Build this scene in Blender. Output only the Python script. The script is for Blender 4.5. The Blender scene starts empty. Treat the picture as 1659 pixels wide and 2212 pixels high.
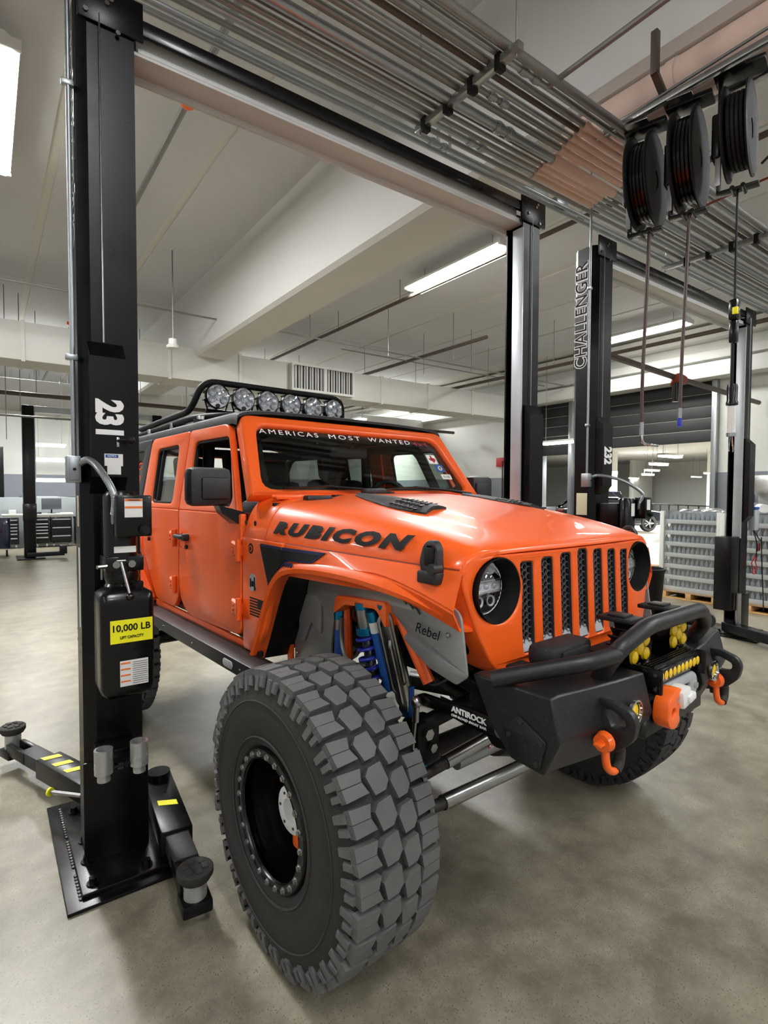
import bpy, bmesh, math, random
from mathutils import Vector, Matrix, Euler
random.seed(7)
PI = math.pi
# ------------------------------------------------------------------ camera, world, lights, exposure
scene = bpy.context.scene
COL = scene.collection
cam_d = bpy.data.cameras.new('camera')
cam = bpy.data.objects.new('camera', cam_d); COL.objects.link(cam)
cam_d.sensor_fit = 'HORIZONTAL'; cam_d.sensor_width = 36.0
cam_d.lens = 36.0 * 1186.0 / 1659.0
cam_d.clip_start = 0.05; cam_d.clip_end = 200
_r = Vector((0.8094, -0.5873, 0.0037)); _u = Vector((0.0180, 0.0311, 0.9994)); _f = Vector((0.5870, 0.8088, -0.0357))
_M = Matrix((( _r.x, _u.x, -_f.x, 0), (_r.y, _u.y, -_f.y, 0), (_r.z, _u.z, -_f.z, 1.6), (0, 0, 0, 1)))
cam.matrix_world = _M
scene.camera = cam
world = bpy.data.worlds.new('world'); scene.world = world; world.use_nodes = True
bgn = world.node_tree.nodes['Background']
bgn.inputs[0].default_value = (0.95, 0.97, 1.0, 1); bgn.inputs[1].default_value = 0.30
vs = scene.view_settings
vs.view_transform = 'Standard'; vs.look = 'None'; vs.gamma = 1.0; vs.use_curve_mapping = False
vs.exposure = 0.5
TUBE_W = 165.0      # watts of each strip fixture (downward)
UP_W = 175.0         # spill of each fixture to the ceiling
FIX = [(0.10, 6.70), (6.35, 6.75), (12.2, 6.9), (-6.2, 6.7), (-6.2, -1.6), (0.5, -1.7), (6.6, -1.6), (12.2, -1.6),
       (-6.2, -6), (0.4, -6), (6.6, -6), (12.2, -6),
       (-6.2, 17.5), (0.9, 17.8), (6.4, 17.8), (12.0, 17.8)]
FIX_Z = 5.25
def area_light(name, loc, sx, sy, watts, up=False, col=(0.985, 0.99, 1.0)):
    d = bpy.data.lights.new(name, 'AREA'); d.shape = 'RECTANGLE'; d.size = sx; d.size_y = sy
    d.energy = watts; d.color = col
    o = bpy.data.objects.new(name, d); COL.objects.link(o); o.location = loc
    if up: o.rotation_euler = (PI, 0, 0)
    return o
for i, (x, y) in enumerate(FIX):
    k_ = (0.3 if x > 12 else 0.6 if x < -1 else 0.6 if (x < 1 and y < 3) else 1.0) * (2.0 if y > 10 else 1.35 if y > 3 else 0.62)
    area_light('tube_light', (x, y, FIX_Z - 0.07), 0.34, 2.2, TUBE_W * k_)
    area_light('tube_spill', (x, y, FIX_Z + 0.06), 0.34, 2.2, UP_W * k_, up=True)
for (x, y) in ((24, 8), (24, 15), (36, 10), (36, 20)):
    area_light('garage_tube_light', (x, y, 3.1), 3, 3, 1300)

# ------------------------------------------------------------------ materials
def S(h):
    h = h.lstrip('#'); c = [int(h[i:i+2], 16) / 255 for i in (0, 2, 4)]
    return tuple((v / 12.92 if v <= 0.04045 else ((v + 0.055) / 1.055) ** 2.4) for v in c) + (1,)
MATS = {}
def mat(name, col, rough=0.5, metal=0.0, coat=0.0, var=0.06, scale=8.0, bump=0.0, bscale=60.0, emit=0.0, trans=0.0, rvar=0.08, spec=0.5, dust=0.0):
    m = bpy.data.materials.new(name); m.use_nodes = True; MATS[name] = m
    nt = m.node_tree; N = nt.nodes; L = nt.links; b = N['Principled BSDF']
    c = S(col) if isinstance(col, str) else col
    tc = N.new('ShaderNodeTexCoord')
    nz = N.new('ShaderNodeTexNoise'); nz.inputs['Scale'].default_value = scale; nz.inputs['Detail'].default_value = 5
    L.new(tc.outputs['Object'], nz.inputs['Vector'])
    mx = N.new('ShaderNodeMix'); mx.data_type = 'RGBA'
    mx.inputs[6].default_value = tuple(min(1, v * (1 - var)) for v in c[:3]) + (1,)
    mx.inputs[7].default_value = tuple(min(1, v * (1 + var)) for v in c[:3]) + (1,)
    L.new(nz.outputs['Fac'], mx.inputs[0])
    out = mx.outputs[2]
    if dust > 0:
        n2 = N.new('ShaderNodeTexNoise'); n2.inputs['Scale'].default_value = 90; n2.inputs['Detail'].default_value = 3
        L.new(tc.outputs['Object'], n2.inputs['Vector'])
        rp = N.new('ShaderNodeValToRGB'); rp.color_ramp.elements[0].position = 0.6; rp.color_ramp.elements[1].position = 0.78
        rp.color_ramp.elements[0].color = (0, 0, 0, 1); rp.color_ramp.elements[1].color = (dust, dust, dust, 1)
        L.new(n2.outputs['Fac'], rp.inputs[0])
        m3 = N.new('ShaderNodeMix'); m3.data_type = 'RGBA'; m3.inputs[7].default_value = S('#a49c90')
        L.new(rp.outputs[0], m3.inputs[0]); L.new(out, m3.inputs[6]); out = m3.outputs[2]
    L.new(out, b.inputs['Base Color'])
    mr = N.new('ShaderNodeMapRange'); mr.inputs['To Min'].default_value = max(0, rough - rvar); mr.inputs['To Max'].default_value = min(1, rough + rvar)
    L.new(nz.outputs['Fac'], mr.inputs['Value']); L.new(mr.outputs[0], b.inputs['Roughness'])
    b.inputs['Metallic'].default_value = metal; b.inputs['Coat Weight'].default_value = coat; b.inputs['Coat Roughness'].default_value = 0.04
    b.inputs['Specular IOR Level'].default_value = spec
    b.inputs['Transmission Weight'].default_value = trans
    if emit > 0:
        b.inputs['Emission Color'].default_value = c; b.inputs['Emission Strength'].default_value = emit
    if bump > 0:
        n4 = N.new('ShaderNodeTexNoise'); n4.inputs['Scale'].default_value = bscale; n4.inputs['Detail'].default_value = 4
        L.new(tc.outputs['Object'], n4.inputs['Vector'])
        bp = N.new('ShaderNodeBump'); bp.inputs['Strength'].default_value = bump; bp.inputs['Distance'].default_value = 0.004
        L.new(n4.outputs['Fac'], bp.inputs['Height']); L.new(bp.outputs[0], b.inputs['Normal'])
    return m
mat('orange', '#fb641c', 0.38, coat=0.3, var=0.04, dust=0.04, spec=0.4)
mat('orange_in', '#7a2408', 0.6)
mat('orange_bright', '#ff6a1c', 0.4, coat=0.3)
mat('black_gloss', '#0a0a0b', 0.26, coat=0.12, bump=0.03, bscale=120, spec=0.35)
mat('lift_black', '#0a0a0c', 0.30, bump=0.04, bscale=220, var=0.2, spec=0.28)
mat('black_matte', '#131314', 0.55, var=0.2, bump=0.1, bscale=200, spec=0.3)
mat('bumper_black', '#1b1b1d', 0.42, var=0.15, bump=0.12, bscale=260, dust=0.10)
mat('plastic', '#232325', 0.5, var=0.15, bump=0.2, bscale=220, dust=0.1)
mat('top_black', '#202123', 0.6, var=0.15, bump=0.4, bscale=300, dust=0.2)
mat('rubber', '#2e2c28', 0.78, var=0.18, scale=14, bump=0.2, bscale=80)
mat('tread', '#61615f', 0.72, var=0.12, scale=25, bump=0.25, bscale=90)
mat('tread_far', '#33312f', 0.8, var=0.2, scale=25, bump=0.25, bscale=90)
mat('dirt', '#6a6252', 0.9, var=0.2)
mat('chrome', '#d8d8d8', 0.12, metal=1.0)
mat('steel', '#a9a9a7', 0.3, metal=1.0, var=0.15, bump=0.1)
mat('galv', '#a8adb0', 0.38, metal=0.85, var=0.15, scale=20)
mat('dark_steel', '#4a4643', 0.5, metal=0.7, var=0.3, bump=0.3)
mat('aluminium', '#9b9d9a', 0.42, metal=0.45, var=0.12, scale=5, dust=0.08)
mat('silver_paint', '#bcc1c5', 0.38, metal=0.35, var=0.08)
mat('beam_grey', '#cfd0ce', 0.42, metal=0.0, var=0.06)
mat('head_reflector', '#f0f3f4', 0.22, coat=0.5, var=0.15, scale=50)
mat('hose_brown', '#48352f', 0.4)
mat('cup_metal', '#b4b6b4', 0.28, metal=0.6, var=0.06)
mat('mesh_grey', '#55565a', 0.35, coat=0.3)
mat('blue_anod', '#1c86b8', 0.25, metal=0.8)
mat('blue_spring', '#1d2fb0', 0.3, coat=0.4)
mat('blue_sticker', '#2358a8', 0.4)
mat('red', '#b3202a', 0.4)
mat('red_brown', '#8c3a26', 0.55)
mat('white', '#e8e8e4', 0.5, var=0.02)
mat('text_white', '#f4f4f2', 0.5, var=0.01)
mat('text_black', '#0c0c0c', 0.6, spec=0.2)
mat('text_orange', '#f0602a', 0.5)
mat('yellow', '#f5ee1a', 0.45, var=0.02)
mat('yellow_lens', '#f2c414', 0.18, var=0.25, scale=60, coat=0.5)
mat('orange_label', '#f0792a', 0.5)
mat('navy', '#202850', 0.45)
mat('cream', '#d9d3b0', 0.5)
mat('wood', '#c39a62', 0.7, var=0.15, scale=12)
mat('wall_white', '#d3d4ce', 0.75, var=0.03, scale=2)
mat('wall_grey', '#7d828a', 0.6, var=0.04, scale=2)
mat('ceiling_paint', '#cccdd0', 0.85, var=0.05, scale=1.2, bump=0.15, bscale=20)
mat('ceiling_joint', '#d6d5cf', 0.85, var=0.03)
mat('beam_paint', '#d4d4d0', 0.8, var=0.04, scale=2, bump=0.2, bscale=15)
mat('duct_paint', '#d2d2cc', 0.6, var=0.04, scale=3)
mat('pipe_grey', '#8f8f8d', 0.4, metal=0.7, var=0.1)
mat('pipe_dark', '#5b5048', 0.5, metal=0.4, var=0.2)
mat('pink_pipe', '#dcbfb0', 0.6, var=0.05)
mat('fabric_black', '#101011', 0.85, var=0.2)
mat('car_dark', '#15191f', 0.2, coat=0.8)
mat('car_blue', '#141d3a', 0.2, coat=0.8)
mat('car_glass', '#0a0c0e', 0.08, coat=0.5)
mat('dark_panel', '#2b2c2c', 0.6)
mat('grey_flock', '#8e9496', 0.6)
mat('led_lens', '#c9cdd0', 0.15, metal=0.35, var=0.25, scale=60)
mat('lens_black', '#050505', 0.12, coat=0.6)
mat('screen', '#555b60', 0.3)
def glassmat(name, col, rough, alpha_mix):
    m = bpy.data.materials.new(name); m.use_nodes = True; MATS[name] = m
    nt = m.node_tree; N = nt.nodes; L = nt.links; N.remove(N['Principled BSDF'])
    t = N.new('ShaderNodeBsdfTransparent'); t.inputs[0].default_value = col
    g = N.new('ShaderNodeBsdfGlossy'); g.inputs['Roughness'].default_value = rough
    g.inputs['Color'].default_value = (1, 1, 1, 1)
    f = N.new('ShaderNodeLayerWeight'); f.inputs[0].default_value = 0.5
    p_ = N.new('ShaderNodeMath'); p_.operation = 'POWER'; p_.inputs[1].default_value = 4.0; L.new(f.outputs['Facing'], p_.inputs[0])
    a = N.new('ShaderNodeMath'); a.operation = 'MULTIPLY_ADD'; a.inputs[1].default_value = 0.9; a.inputs[2].default_value = alpha_mix + 0.02
    L.new(p_.outputs[0], a.inputs[0])
    mx = N.new('ShaderNodeMixShader'); L.new(a.outputs[0], mx.inputs[0]); L.new(t.outputs[0], mx.inputs[1]); L.new(g.outputs[0], mx.inputs[2])
    L.new(mx.outputs[0], N['Material Output'].inputs[0])
glassmat('glass', (0.86, 0.90, 0.88, 1), 0.02, 0.0)
glassmat('glass_dark', (0.40, 0.42, 0.42, 1), 0.03, 0.02)
glassmat('lamp_glass', (0.95, 0.96, 0.97, 1), 0.03, 0.16)
glassmat('wrap_film', (0.85, 0.87, 0.88, 1), 0.2, 0.16)
def emis(name, col, s):
    m = bpy.data.materials.new(name); m.use_nodes = True; MATS[name] = m
    N = m.node_tree.nodes; b = N['Principled BSDF']; b.inputs['Base Color'].default_value = (0.9, 0.9, 0.9, 1)
    b.inputs['Emission Color'].default_value = col; b.inputs['Emission Strength'].default_value = s
emis('tube', (1.0, 0.99, 0.90, 1), 14.0)
emis('tube_far', (1.0, 1.0, 0.96, 1), 8.0)
# concrete floor: polished, mottled, speckled aggregate
def floor_material():
    m = bpy.data.materials.new('concrete'); m.use_nodes = True; MATS['concrete'] = m
    nt = m.node_tree; N = nt.nodes; L = nt.links; b = N['Principled BSDF']
    tc = N.new('ShaderNodeTexCoord')
    def noise(s, d, r=0.6):
        n = N.new('ShaderNodeTexNoise'); n.inputs['Scale'].default_value = s; n.inputs['Detail'].default_value = d; n.inputs['Roughness'].default_value = r
        L.new(tc.outputs['Object'], n.inputs['Vector']); return n
    def ramp(src, a, b_, ca, cb):
        r = N.new('ShaderNodeValToRGB'); e = r.color_ramp.elements
        e[0].position = a; e[1].position = b_; e[0].color = ca; e[1].color = cb
        L.new(src, r.inputs[0]); return r
    n1 = noise(0.9, 6); n2 = noise(6, 8, 0.7); n3 = noise(24, 5, 0.75)
    r1 = ramp(n1.outputs['Fac'], 0.35, 0.68, S('#60594a'), S('#99937e'))
    r2 = ramp(n2.outputs['Fac'], 0.35, 0.68, S('#645d4c'), S('#afa994'))
    mx = N.new('ShaderNodeMix'); mx.data_type = 'RGBA'; mx.inputs[0].default_value = 0.5
    L.new(r1.outputs[0], mx.inputs[6]); L.new(r2.outputs[0], mx.inputs[7])
    v = N.new('ShaderNodeTexVoronoi'); v.inputs['Scale'].default_value = 95; L.new(tc.outputs['Object'], v.inputs['Vector'])
    rv = ramp(v.outputs['Distance'], 0.16, 0.34, (1, 1, 1, 1), (0, 0, 0, 1))
    r3 = ramp(n3.outputs['Fac'], 0.42, 0.56, (0, 0, 0, 1), (1, 1, 1, 1))
    mul = N.new('ShaderNodeMath'); mul.operation = 'MULTIPLY'; L.new(rv.outputs[0], mul.inputs[0]); L.new(r3.outputs[0], mul.inputs[1])
    n5 = noise(75, 6, 0.8); r5 = ramp(n5.outputs['Fac'], 0.60, 0.68, (0, 0, 0, 1), (.8, .8, .8, 1))
    mxx = N.new('ShaderNodeMath'); mxx.operation = 'MAXIMUM'; L.new(mul.outputs[0], mxx.inputs[0]); L.new(r5.outputs[0], mxx.inputs[1])
    m2 = N.new('ShaderNodeMath'); m2.operation = 'MULTIPLY'; m2.inputs[1].default_value = 0.8; L.new(mxx.outputs[0], m2.inputs[0])
    mx2 = N.new('ShaderNodeMix'); mx2.data_type = 'RGBA'; mx2.inputs[7].default_value = S('#4f4534')
    L.new(m2.outputs[0], mx2.inputs[0]); L.new(mx.outputs[2], mx2.inputs[6])
    L.new(mx2.outputs[2], b.inputs['Base Color'])
    rr = N.new('ShaderNodeMapRange'); rr.inputs['To Min'].default_value = 0.26; rr.inputs['To Max'].default_value = 0.5
    L.new(n2.outputs['Fac'], rr.inputs['Value']); L.new(rr.outputs[0], b.inputs['Roughness'])
    bp = N.new('ShaderNodeBump'); bp.inputs['Strength'].default_value = 0.12; bp.inputs['Distance'].default_value = 0.01
    L.new(n2.outputs['Fac'], bp.inputs['Height']); L.new(bp.outputs[0], b.inputs['Normal'])
floor_material()

# ------------------------------------------------------------------ mesh helpers
def basis(d):
    d = Vector(d).normalized()
    a = Vector((0, 0, 1)) if abs(d.z) < 0.9 else Vector((1, 0, 0))
    u = d.cross(a).normalized(); v = d.cross(u).normalized()
    return u, v, d
class MB:
    def __init__(s): s.v = []; s.f = []
    def add(s, vs, fs):
        o = len(s.v); s.v += [tuple(p) for p in vs]; s.f += [tuple(i + o for i in f) for f in fs]; return s
    def box(s, x0, x1, y0, y1, z0, z1, M=None):
        p = [Vector((x, y, z)) for z in (z0, z1) for y in (y0, y1) for x in (x0, x1)]
        if M is not None: p = [M @ q for q in p]
        return s.add(p, [(0, 2, 3, 1), (4, 5, 7, 6), (0, 1, 5, 4), (2, 6, 7, 3), (0, 4, 6, 2), (1, 3, 7, 5)])
    def bbox(s, x0, x1, y0, y1, z0, z1, b=0.005, M=None):      # chamfered box
        b = min(b, (x1 - x0) * .45, (y1 - y0) * .45, (z1 - z0) * .45)
        bm = bmesh.new(); r = bmesh.ops.create_cube(bm, size=1)
        for q in bm.verts: q.co = Vector((x0 + (q.co.x + .5) * (x1 - x0), y0 + (q.co.y + .5) * (y1 - y0), z0 + (q.co.z + .5) * (z1 - z0)))
        bmesh.ops.bevel(bm, geom=bm.edges[:], offset=b, segments=2, affect='EDGES', profile=0.5)
        bm.verts.index_update()
        p = [(M @ q.co if M is not None else q.co.copy()) for q in bm.verts]
        s.add(p, [[q.index for q in f.verts] for f in bm.faces]); bm.free(); return s
    def hull8(s, a, b):       # two quads -> solid (a,b lists of 4 points)
        return s.add(list(a) + list(b), [(3, 2, 1, 0), (4, 5, 6, 7), (0, 1, 5, 4), (1, 2, 6, 5), (2, 3, 7, 6), (3, 0, 4, 7)])
    def cyl(s, p0, p1, r0, r1=None, n=16, caps=True):
        p0, p1 = Vector(p0), Vector(p1); r1 = r0 if r1 is None else r1; u, v, d = basis(p1 - p0)
        P = []; F = []
        for k in range(n):
            a = 2 * PI * k / n; w = u * math.cos(a) + v * math.sin(a); P += [p0 + w * r0, p1 + w * r1]
        for k in range(n):
            j = (k + 1) % n; F.append((2 * k, 2 * k + 1, 2 * j + 1, 2 * j))
        if caps: F.append([2 * k for k in range(n)]); F.append([2 * k + 1 for k in range(n)][::-1])
        return s.add(P, F)
    def tube(s, path, r, n=10, closed=False, caps=True):
        P = [Vector(p) for p in path]; m = len(P); u, v, _ = basis((P[1] - P[0])); V = []; F = []
        for i in range(m):
            if closed: d = (P[(i + 1) % m] - P[i - 1])
            else: d = P[min(i + 1, m - 1)] - P[max(i - 1, 0)]
            d.normalize(); u = (u - d * u.dot(d)).normalized(); v = d.cross(u)
            rr = r[i] if isinstance(r, (list, tuple)) else r
            for k in range(n):
                a = 2 * PI * k / n; V.append(P[i] + (u * math.cos(a) + v * math.sin(a)) * rr)
        for i in range(m if closed else m - 1):
            for k in range(n):
                k2 = (k + 1) % n; i2 = (i + 1) % m
                F.append((i * n + k, i * n + k2, i2 * n + k2, i2 * n + k))
        if caps and not closed: F.append(list(range(n))[::-1]); F.append([(m - 1) * n + k for k in range(n)])
        return s.add(V, F)
    def lathe(s, prof, o, axis, n=32, closed=False):    # prof: (along axis, radius)
        u, v, d = basis(axis); o = Vector(o); V = []; F = []; m = len(prof)
        for (a, r) in prof:
            for k in range(n):
                t = 2 * PI * k / n; V.append(o + d * a + (u * math.cos(t) + v * math.sin(t)) * r)
        for i in range(m if closed else m - 1):
            i2 = (i + 1) % m
            for k in range(n):
                k2 = (k + 1) % n; F.append((i * n + k, i * n + k2, i2 * n + k2, i2 * n + k))
        return s.add(V, F)
    def sphere(s, c, r, n=12, sc=(1, 1, 1)):
        c = Vector(c); V = []; F = []; h = n // 2
        for i in range(h + 1):
            for k in range(n):
                t = PI * i / h; a = 2 * PI * k / n
                V.append(c + Vector((math.sin(t) * math.cos(a) * sc[0], math.sin(t) * math.sin(a) * sc[1], math.cos(t) * sc[2])) * r)
        for i in range(h):
            for k in range(n):
                k2 = (k + 1) % n; F.append((i * n + k, (i + 1) * n + k, (i + 1) * n + k2, i * n + k2))
        return s.add(V, F)
    def grid(s, P):          # rows of points
        m = len(P); n = len(P[0]); V = [p for r in P for p in r]
        return s.add(V, [(i * n + k, (i + 1) * n + k, (i + 1) * n + k + 1, i * n + k + 1) for i in range(m - 1) for k in range(n - 1)])
    def slab(s, P, off):     # grid with thickness: off = vector or function of the point
        m = len(P); n = len(P[0]); V = [Vector(p) for r in P for p in r]
        W = [(p + (off(p) if callable(off) else Vector(off))) for p in V]; k0 = m * n
        F = []
        for i in range(m - 1):
            for k in range(n - 1):
                a, b, c, d = i * n + k, (i + 1) * n + k, (i + 1) * n + k + 1, i * n + k + 1
                F += [(a, b, c, d), (d + k0, c + k0, b + k0, a + k0)]
        bd = [k for k in range(n)] + [i * n + n - 1 for i in range(1, m)] + [(m - 1) * n + k for k in range(n - 2, -1, -1)] + [i * n for i in range(m - 2, 0, -1)]
        for a, b in zip(bd, bd[1:] + bd[:1]): F.append((a, b, b + k0, a + k0))
        return s.add(V + W, F)
    def plate(s, outs, d, bev=0.0, fn=None, res=6):   # filled outlines (first outer, others holes), depth d centred, mapped by fn(u,v,w)
        cu = bpy.data.curves.new('tmp', 'CURVE'); cu.dimensions = '2D'; cu.fill_mode = 'BOTH'
        cu.extrude = max(0.0001, d / 2 - bev); cu.bevel_depth = bev; cu.bevel_resolution = 1; cu.offset = -bev
        for o in outs:
            sp = cu.splines.new('POLY'); sp.points.add(len(o) - 1)
            for p, q in zip(sp.points, o): p.co = (q[0], q[1], 0, 1)
            sp.use_cyclic_u = True
        ob = bpy.data.objects.new('tmp', cu); COL.objects.link(ob)
        dg = bpy.context.evaluated_depsgraph_get(); me = bpy.data.meshes.new_from_object(ob.evaluated_get(dg))
        P = [v.co.copy() for v in me.vertices]; F = [list(f.vertices) for f in me.polygons]
        if fn: P = [Vector(fn(p.x, p.y, p.z)) for p in P]
        s.add(P, F)
        bpy.data.objects.remove(ob); bpy.data.curves.remove(cu); bpy.data.meshes.remove(me)
        return s
    def mapv(s, fn): s.v = [tuple(fn(Vector(p))) for p in s.v]; return s
    def build(s, name, m, parent=None, smooth=40, label=None, loc=None, rot=None, kind=None, fix=True):
        me = bpy.data.meshes.new(name); me.from_pydata([tuple(p) for p in s.v], [], s.f); me.validate()
        if fix:
            bm = bmesh.new(); bm.from_mesh(me); bmesh.ops.remove_doubles(bm, verts=bm.verts, dist=1e-5)
            bmesh.ops.recalc_face_normals(bm, faces=bm.faces); bm.to_mesh(me); bm.free()
        me.materials.append(MATS[m] if isinstance(m, str) else m)
        if smooth:
            me.polygons.foreach_set('use_smooth', [True] * len(me.polygons)); me.set_sharp_from_angle(angle=math.radians(smooth))
        o = bpy.data.objects.new(name, me); COL.objects.link(o)
        if parent: o.parent = parent
        if loc: o.location = loc
        if rot: o.rotation_euler = rot
        if label: o['label'] = label
        if kind: o['kind'] = kind
        return o
def tag(o, label=None, cat=None, group=None, kind=None):
    if label: o['label'] = label
    if cat: o['category'] = cat
    if group: o['group'] = group
    if kind: o['kind'] = kind
    return o
def empty(name, loc, rz=0.0, label=None, cat=None, group=None):
    o = bpy.data.objects.new(name, None); COL.objects.link(o); o.location = loc; o.rotation_euler = (0, 0, rz); o.empty_display_size = 0.1
    return tag(o, label, cat, group)
def copy_tree(o, parent=None):
    c = o.copy(); COL.objects.link(c); c.parent = parent
    for ch in o.children: copy_tree(ch, c)
    return c
def rrect(x0, x1, y0, y1, r, n=4):
    P = []
    for (cx, cy, a0) in ((x1 - r, y1 - r, 0), (x0 + r, y1 - r, 90), (x0 + r, y0 + r, 180), (x1 - r, y0 + r, 270)):
        for k in range(n + 1):
            a = math.radians(a0 + 90 * k / n); P.append((cx + r * math.cos(a), cy + r * math.sin(a)))
    return P
def rpoly(pts, r, n=4):          # rounded polygon
    out = []; m = len(pts)
    for i in range(m):
        p0 = Vector(pts[i - 1]); p1 = Vector(pts[i]); p2 = Vector(pts[(i + 1) % m]); rr = r[i] if isinstance(r, (list, tuple)) else r
        if rr <= 0: out.append(tuple(p1)); continue
        a = (p0 - p1); b = (p2 - p1); la, lb = a.length, b.length; t = min(rr, la * .45, lb * .45)
        q0 = p1 + a / la * t; q2 = p1 + b / lb * t
        for k in range(n + 1):
            s_ = k / n; out.append(tuple(q0 * (1 - s_) ** 2 + p1 * 2 * s_ * (1 - s_) + q2 * s_ ** 2))
    return out
def circ(cx, cy, r, n=24, r2=None):
    return [(cx + r * math.cos(2 * PI * k / n), cy + (r2 or r) * math.sin(2 * PI * k / n)) for k in range(n)]
def smooth_path(P, n=6):
    P = [Vector(p) for p in P]; out = []
    for i in range(len(P) - 1):
        p0 = P[max(i - 1, 0)]; p1 = P[i]; p2 = P[i + 1]; p3 = P[min(i + 2, len(P) - 1)]
        for k in range(n):
            t = k / n
            out.append(0.5 * ((2 * p1) + (-p0 + p2) * t + (2 * p0 - 5 * p1 + 4 * p2 - p3) * t * t + (-p0 + 3 * p1 - 3 * p2 + p3) * t ** 3))
    out.append(P[-1]); return out
def round_path(P, r=0.05, n=5):   # polyline with rounded corners
    P = [Vector(p) for p in P]; out = [P[0]]
    for i in range(1, len(P) - 1):
        a = P[i - 1] - P[i]; b = P[i + 1] - P[i]; t = min(r, a.length * .45, b.length * .45)
        q0 = P[i] + a.normalized() * t; q2 = P[i] + b.normalized() * t
        for k in range(n + 1):
            s_ = k / n; out.append(q0 * (1 - s_) ** 2 + P[i] * 2 * s_ * (1 - s_) + q2 * s_ ** 2)
    out.append(P[-1]); return out
def text_mesh(body, size, width=None, height=None, offset=0.0, depth=0.002, shear=0.0, spacing=1.0, res=3):
    cu = bpy.data.curves.new('tmp', 'FONT'); cu.body = body; cu.size = size; cu.offset = offset; cu.extrude = depth / 2
    cu.shear = shear; cu.space_character = spacing; cu.resolution_u = res; cu.align_x = 'CENTER'; cu.align_y = 'CENTER'
    ob = bpy.data.objects.new('tmp', cu); COL.objects.link(ob)
    dg = bpy.context.evaluated_depsgraph_get(); me = bpy.data.meshes.new_from_object(ob.evaluated_get(dg))
    P = [v.co.copy() for v in me.vertices]; F = [list(f.vertices) for f in me.polygons]
    bpy.data.objects.remove(ob); bpy.data.curves.remove(cu); bpy.data.meshes.remove(me)
    x0 = min(p.x for p in P); x1 = max(p.x for p in P); y0 = min(p.y for p in P); y1 = max(p.y for p in P)
    sx = width / (x1 - x0) if width else 1; sy = height / (y1 - y0) if height else (sx if width else 1)
    if not width and height: sx = sy
    for p in P: p.x = (p.x - (x0 + x1) / 2) * sx; p.y = (p.y - (y0 + y1) / 2) * sy
    return P, F
def text(name, body, m, size, o, ux, uy, parent=None, bend=None, label=None, **kw):
    fine = kw.pop('fine', 0)
    P, F = text_mesh(body, size, **kw)
    if fine:
        bm = bmesh.new(); vs_ = [bm.verts.new(p) for p in P]
        for f in F:
            try: bm.faces.new([vs_[i] for i in f])
            except ValueError: pass
        bmesh.ops.remove_doubles(bm, verts=bm.verts, dist=1e-6); bmesh.ops.triangulate(bm, faces=bm.faces)
        for _ in range(4):
            es = [e for e in bm.edges if e.calc_length() > fine]
            if not es: break
            bmesh.ops.subdivide_edges(bm, edges=es, cuts=1); bmesh.ops.triangulate(bm, faces=bm.faces)
        bm.verts.index_update(); P = [v.co.copy() for v in bm.verts]; F = [[v.index for v in f.verts] for f in bm.faces]; bm.free()
    ux = Vector(ux).normalized(); uy = Vector(uy).normalized(); w = ux.cross(uy); o = Vector(o)
    mb = MB(); mb.add([(o + ux * p.x + uy * p.y + w * p.z) if bend is None else Vector(bend(p.x, p.y, p.z)) for p in P], F)
    return mb.build(name, m, parent, smooth=0, label=label, fix=False)
# ------------------------------------------------------------------ the setting
CZ = 5.55
floor = MB().add([(-16, -10, 0), (60, -10, 0), (60, 40, 0), (-16, 40, 0)], [(0, 1, 2, 3)]).build('floor', 'concrete', smooth=0, fix=False); tag(floor, kind='structure')
ceil = MB().box(-14, 14.2, -9, 24, CZ + 0.02, CZ + 0.15).build('ceiling', 'ceiling_joint', smooth=0); tag(ceil, kind='structure')
# precast panels, joints left open between them
jx = [-12.95 + 1.52 * k for k in range(18)]
pm = None
for k in range(17):
    x0, x1 = jx[k] + 0.055, jx[k + 1] - 0.055
    for (y0, y1) in ((-9, 3.6), (3.62, 12.3), (12.32, 24)):
        MB().box(x0, x1, y0, y1, CZ, CZ + 0.03).build('ceiling_panel', 'ceiling_paint', ceil, smooth=0)
for (nm, x0, x1, xa, xb, y0, y1, zb) in (('ceiling_beam', 3.34, 4.05, 3.34, 4.05, -9, 24, 4.28),):
    m_ = MB().add([(3.30, y0, CZ + .02), (4.08, y0, CZ + .02), (4.02, y0, 4.30), (3.98, y0, 4.26), (3.42, y0, 4.26), (3.36, y0, 4.30),
                   (3.30, y1, CZ + .02), (4.08, y1, CZ + .02), (4.02, y1, 4.30), (3.98, y1, 4.26), (3.42, y1, 4.26), (3.36, y1, 4.30)],
                  [(0, 1, 2, 3, 4, 5), (11, 10, 9, 8, 7, 6)] + [(i, (i + 1) % 6, (i + 1) % 6 + 6, i + 6) for i in range(6)])
    tag(m_.build('trim_1', 'beam_paint', smooth=20), kind='structure')
# back wall (y=23): white over grey
wb = MB().box(-14, 14, 23.5, 23.7, 2.2, CZ + .05).build('wall_back', 'wall_white', smooth=0); tag(wb, kind='structure')
MB().box(-14, 14, 23.46, 23.7, 0, 2.2).build('wainscot', 'wall_grey', wb, smooth=0)
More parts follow.
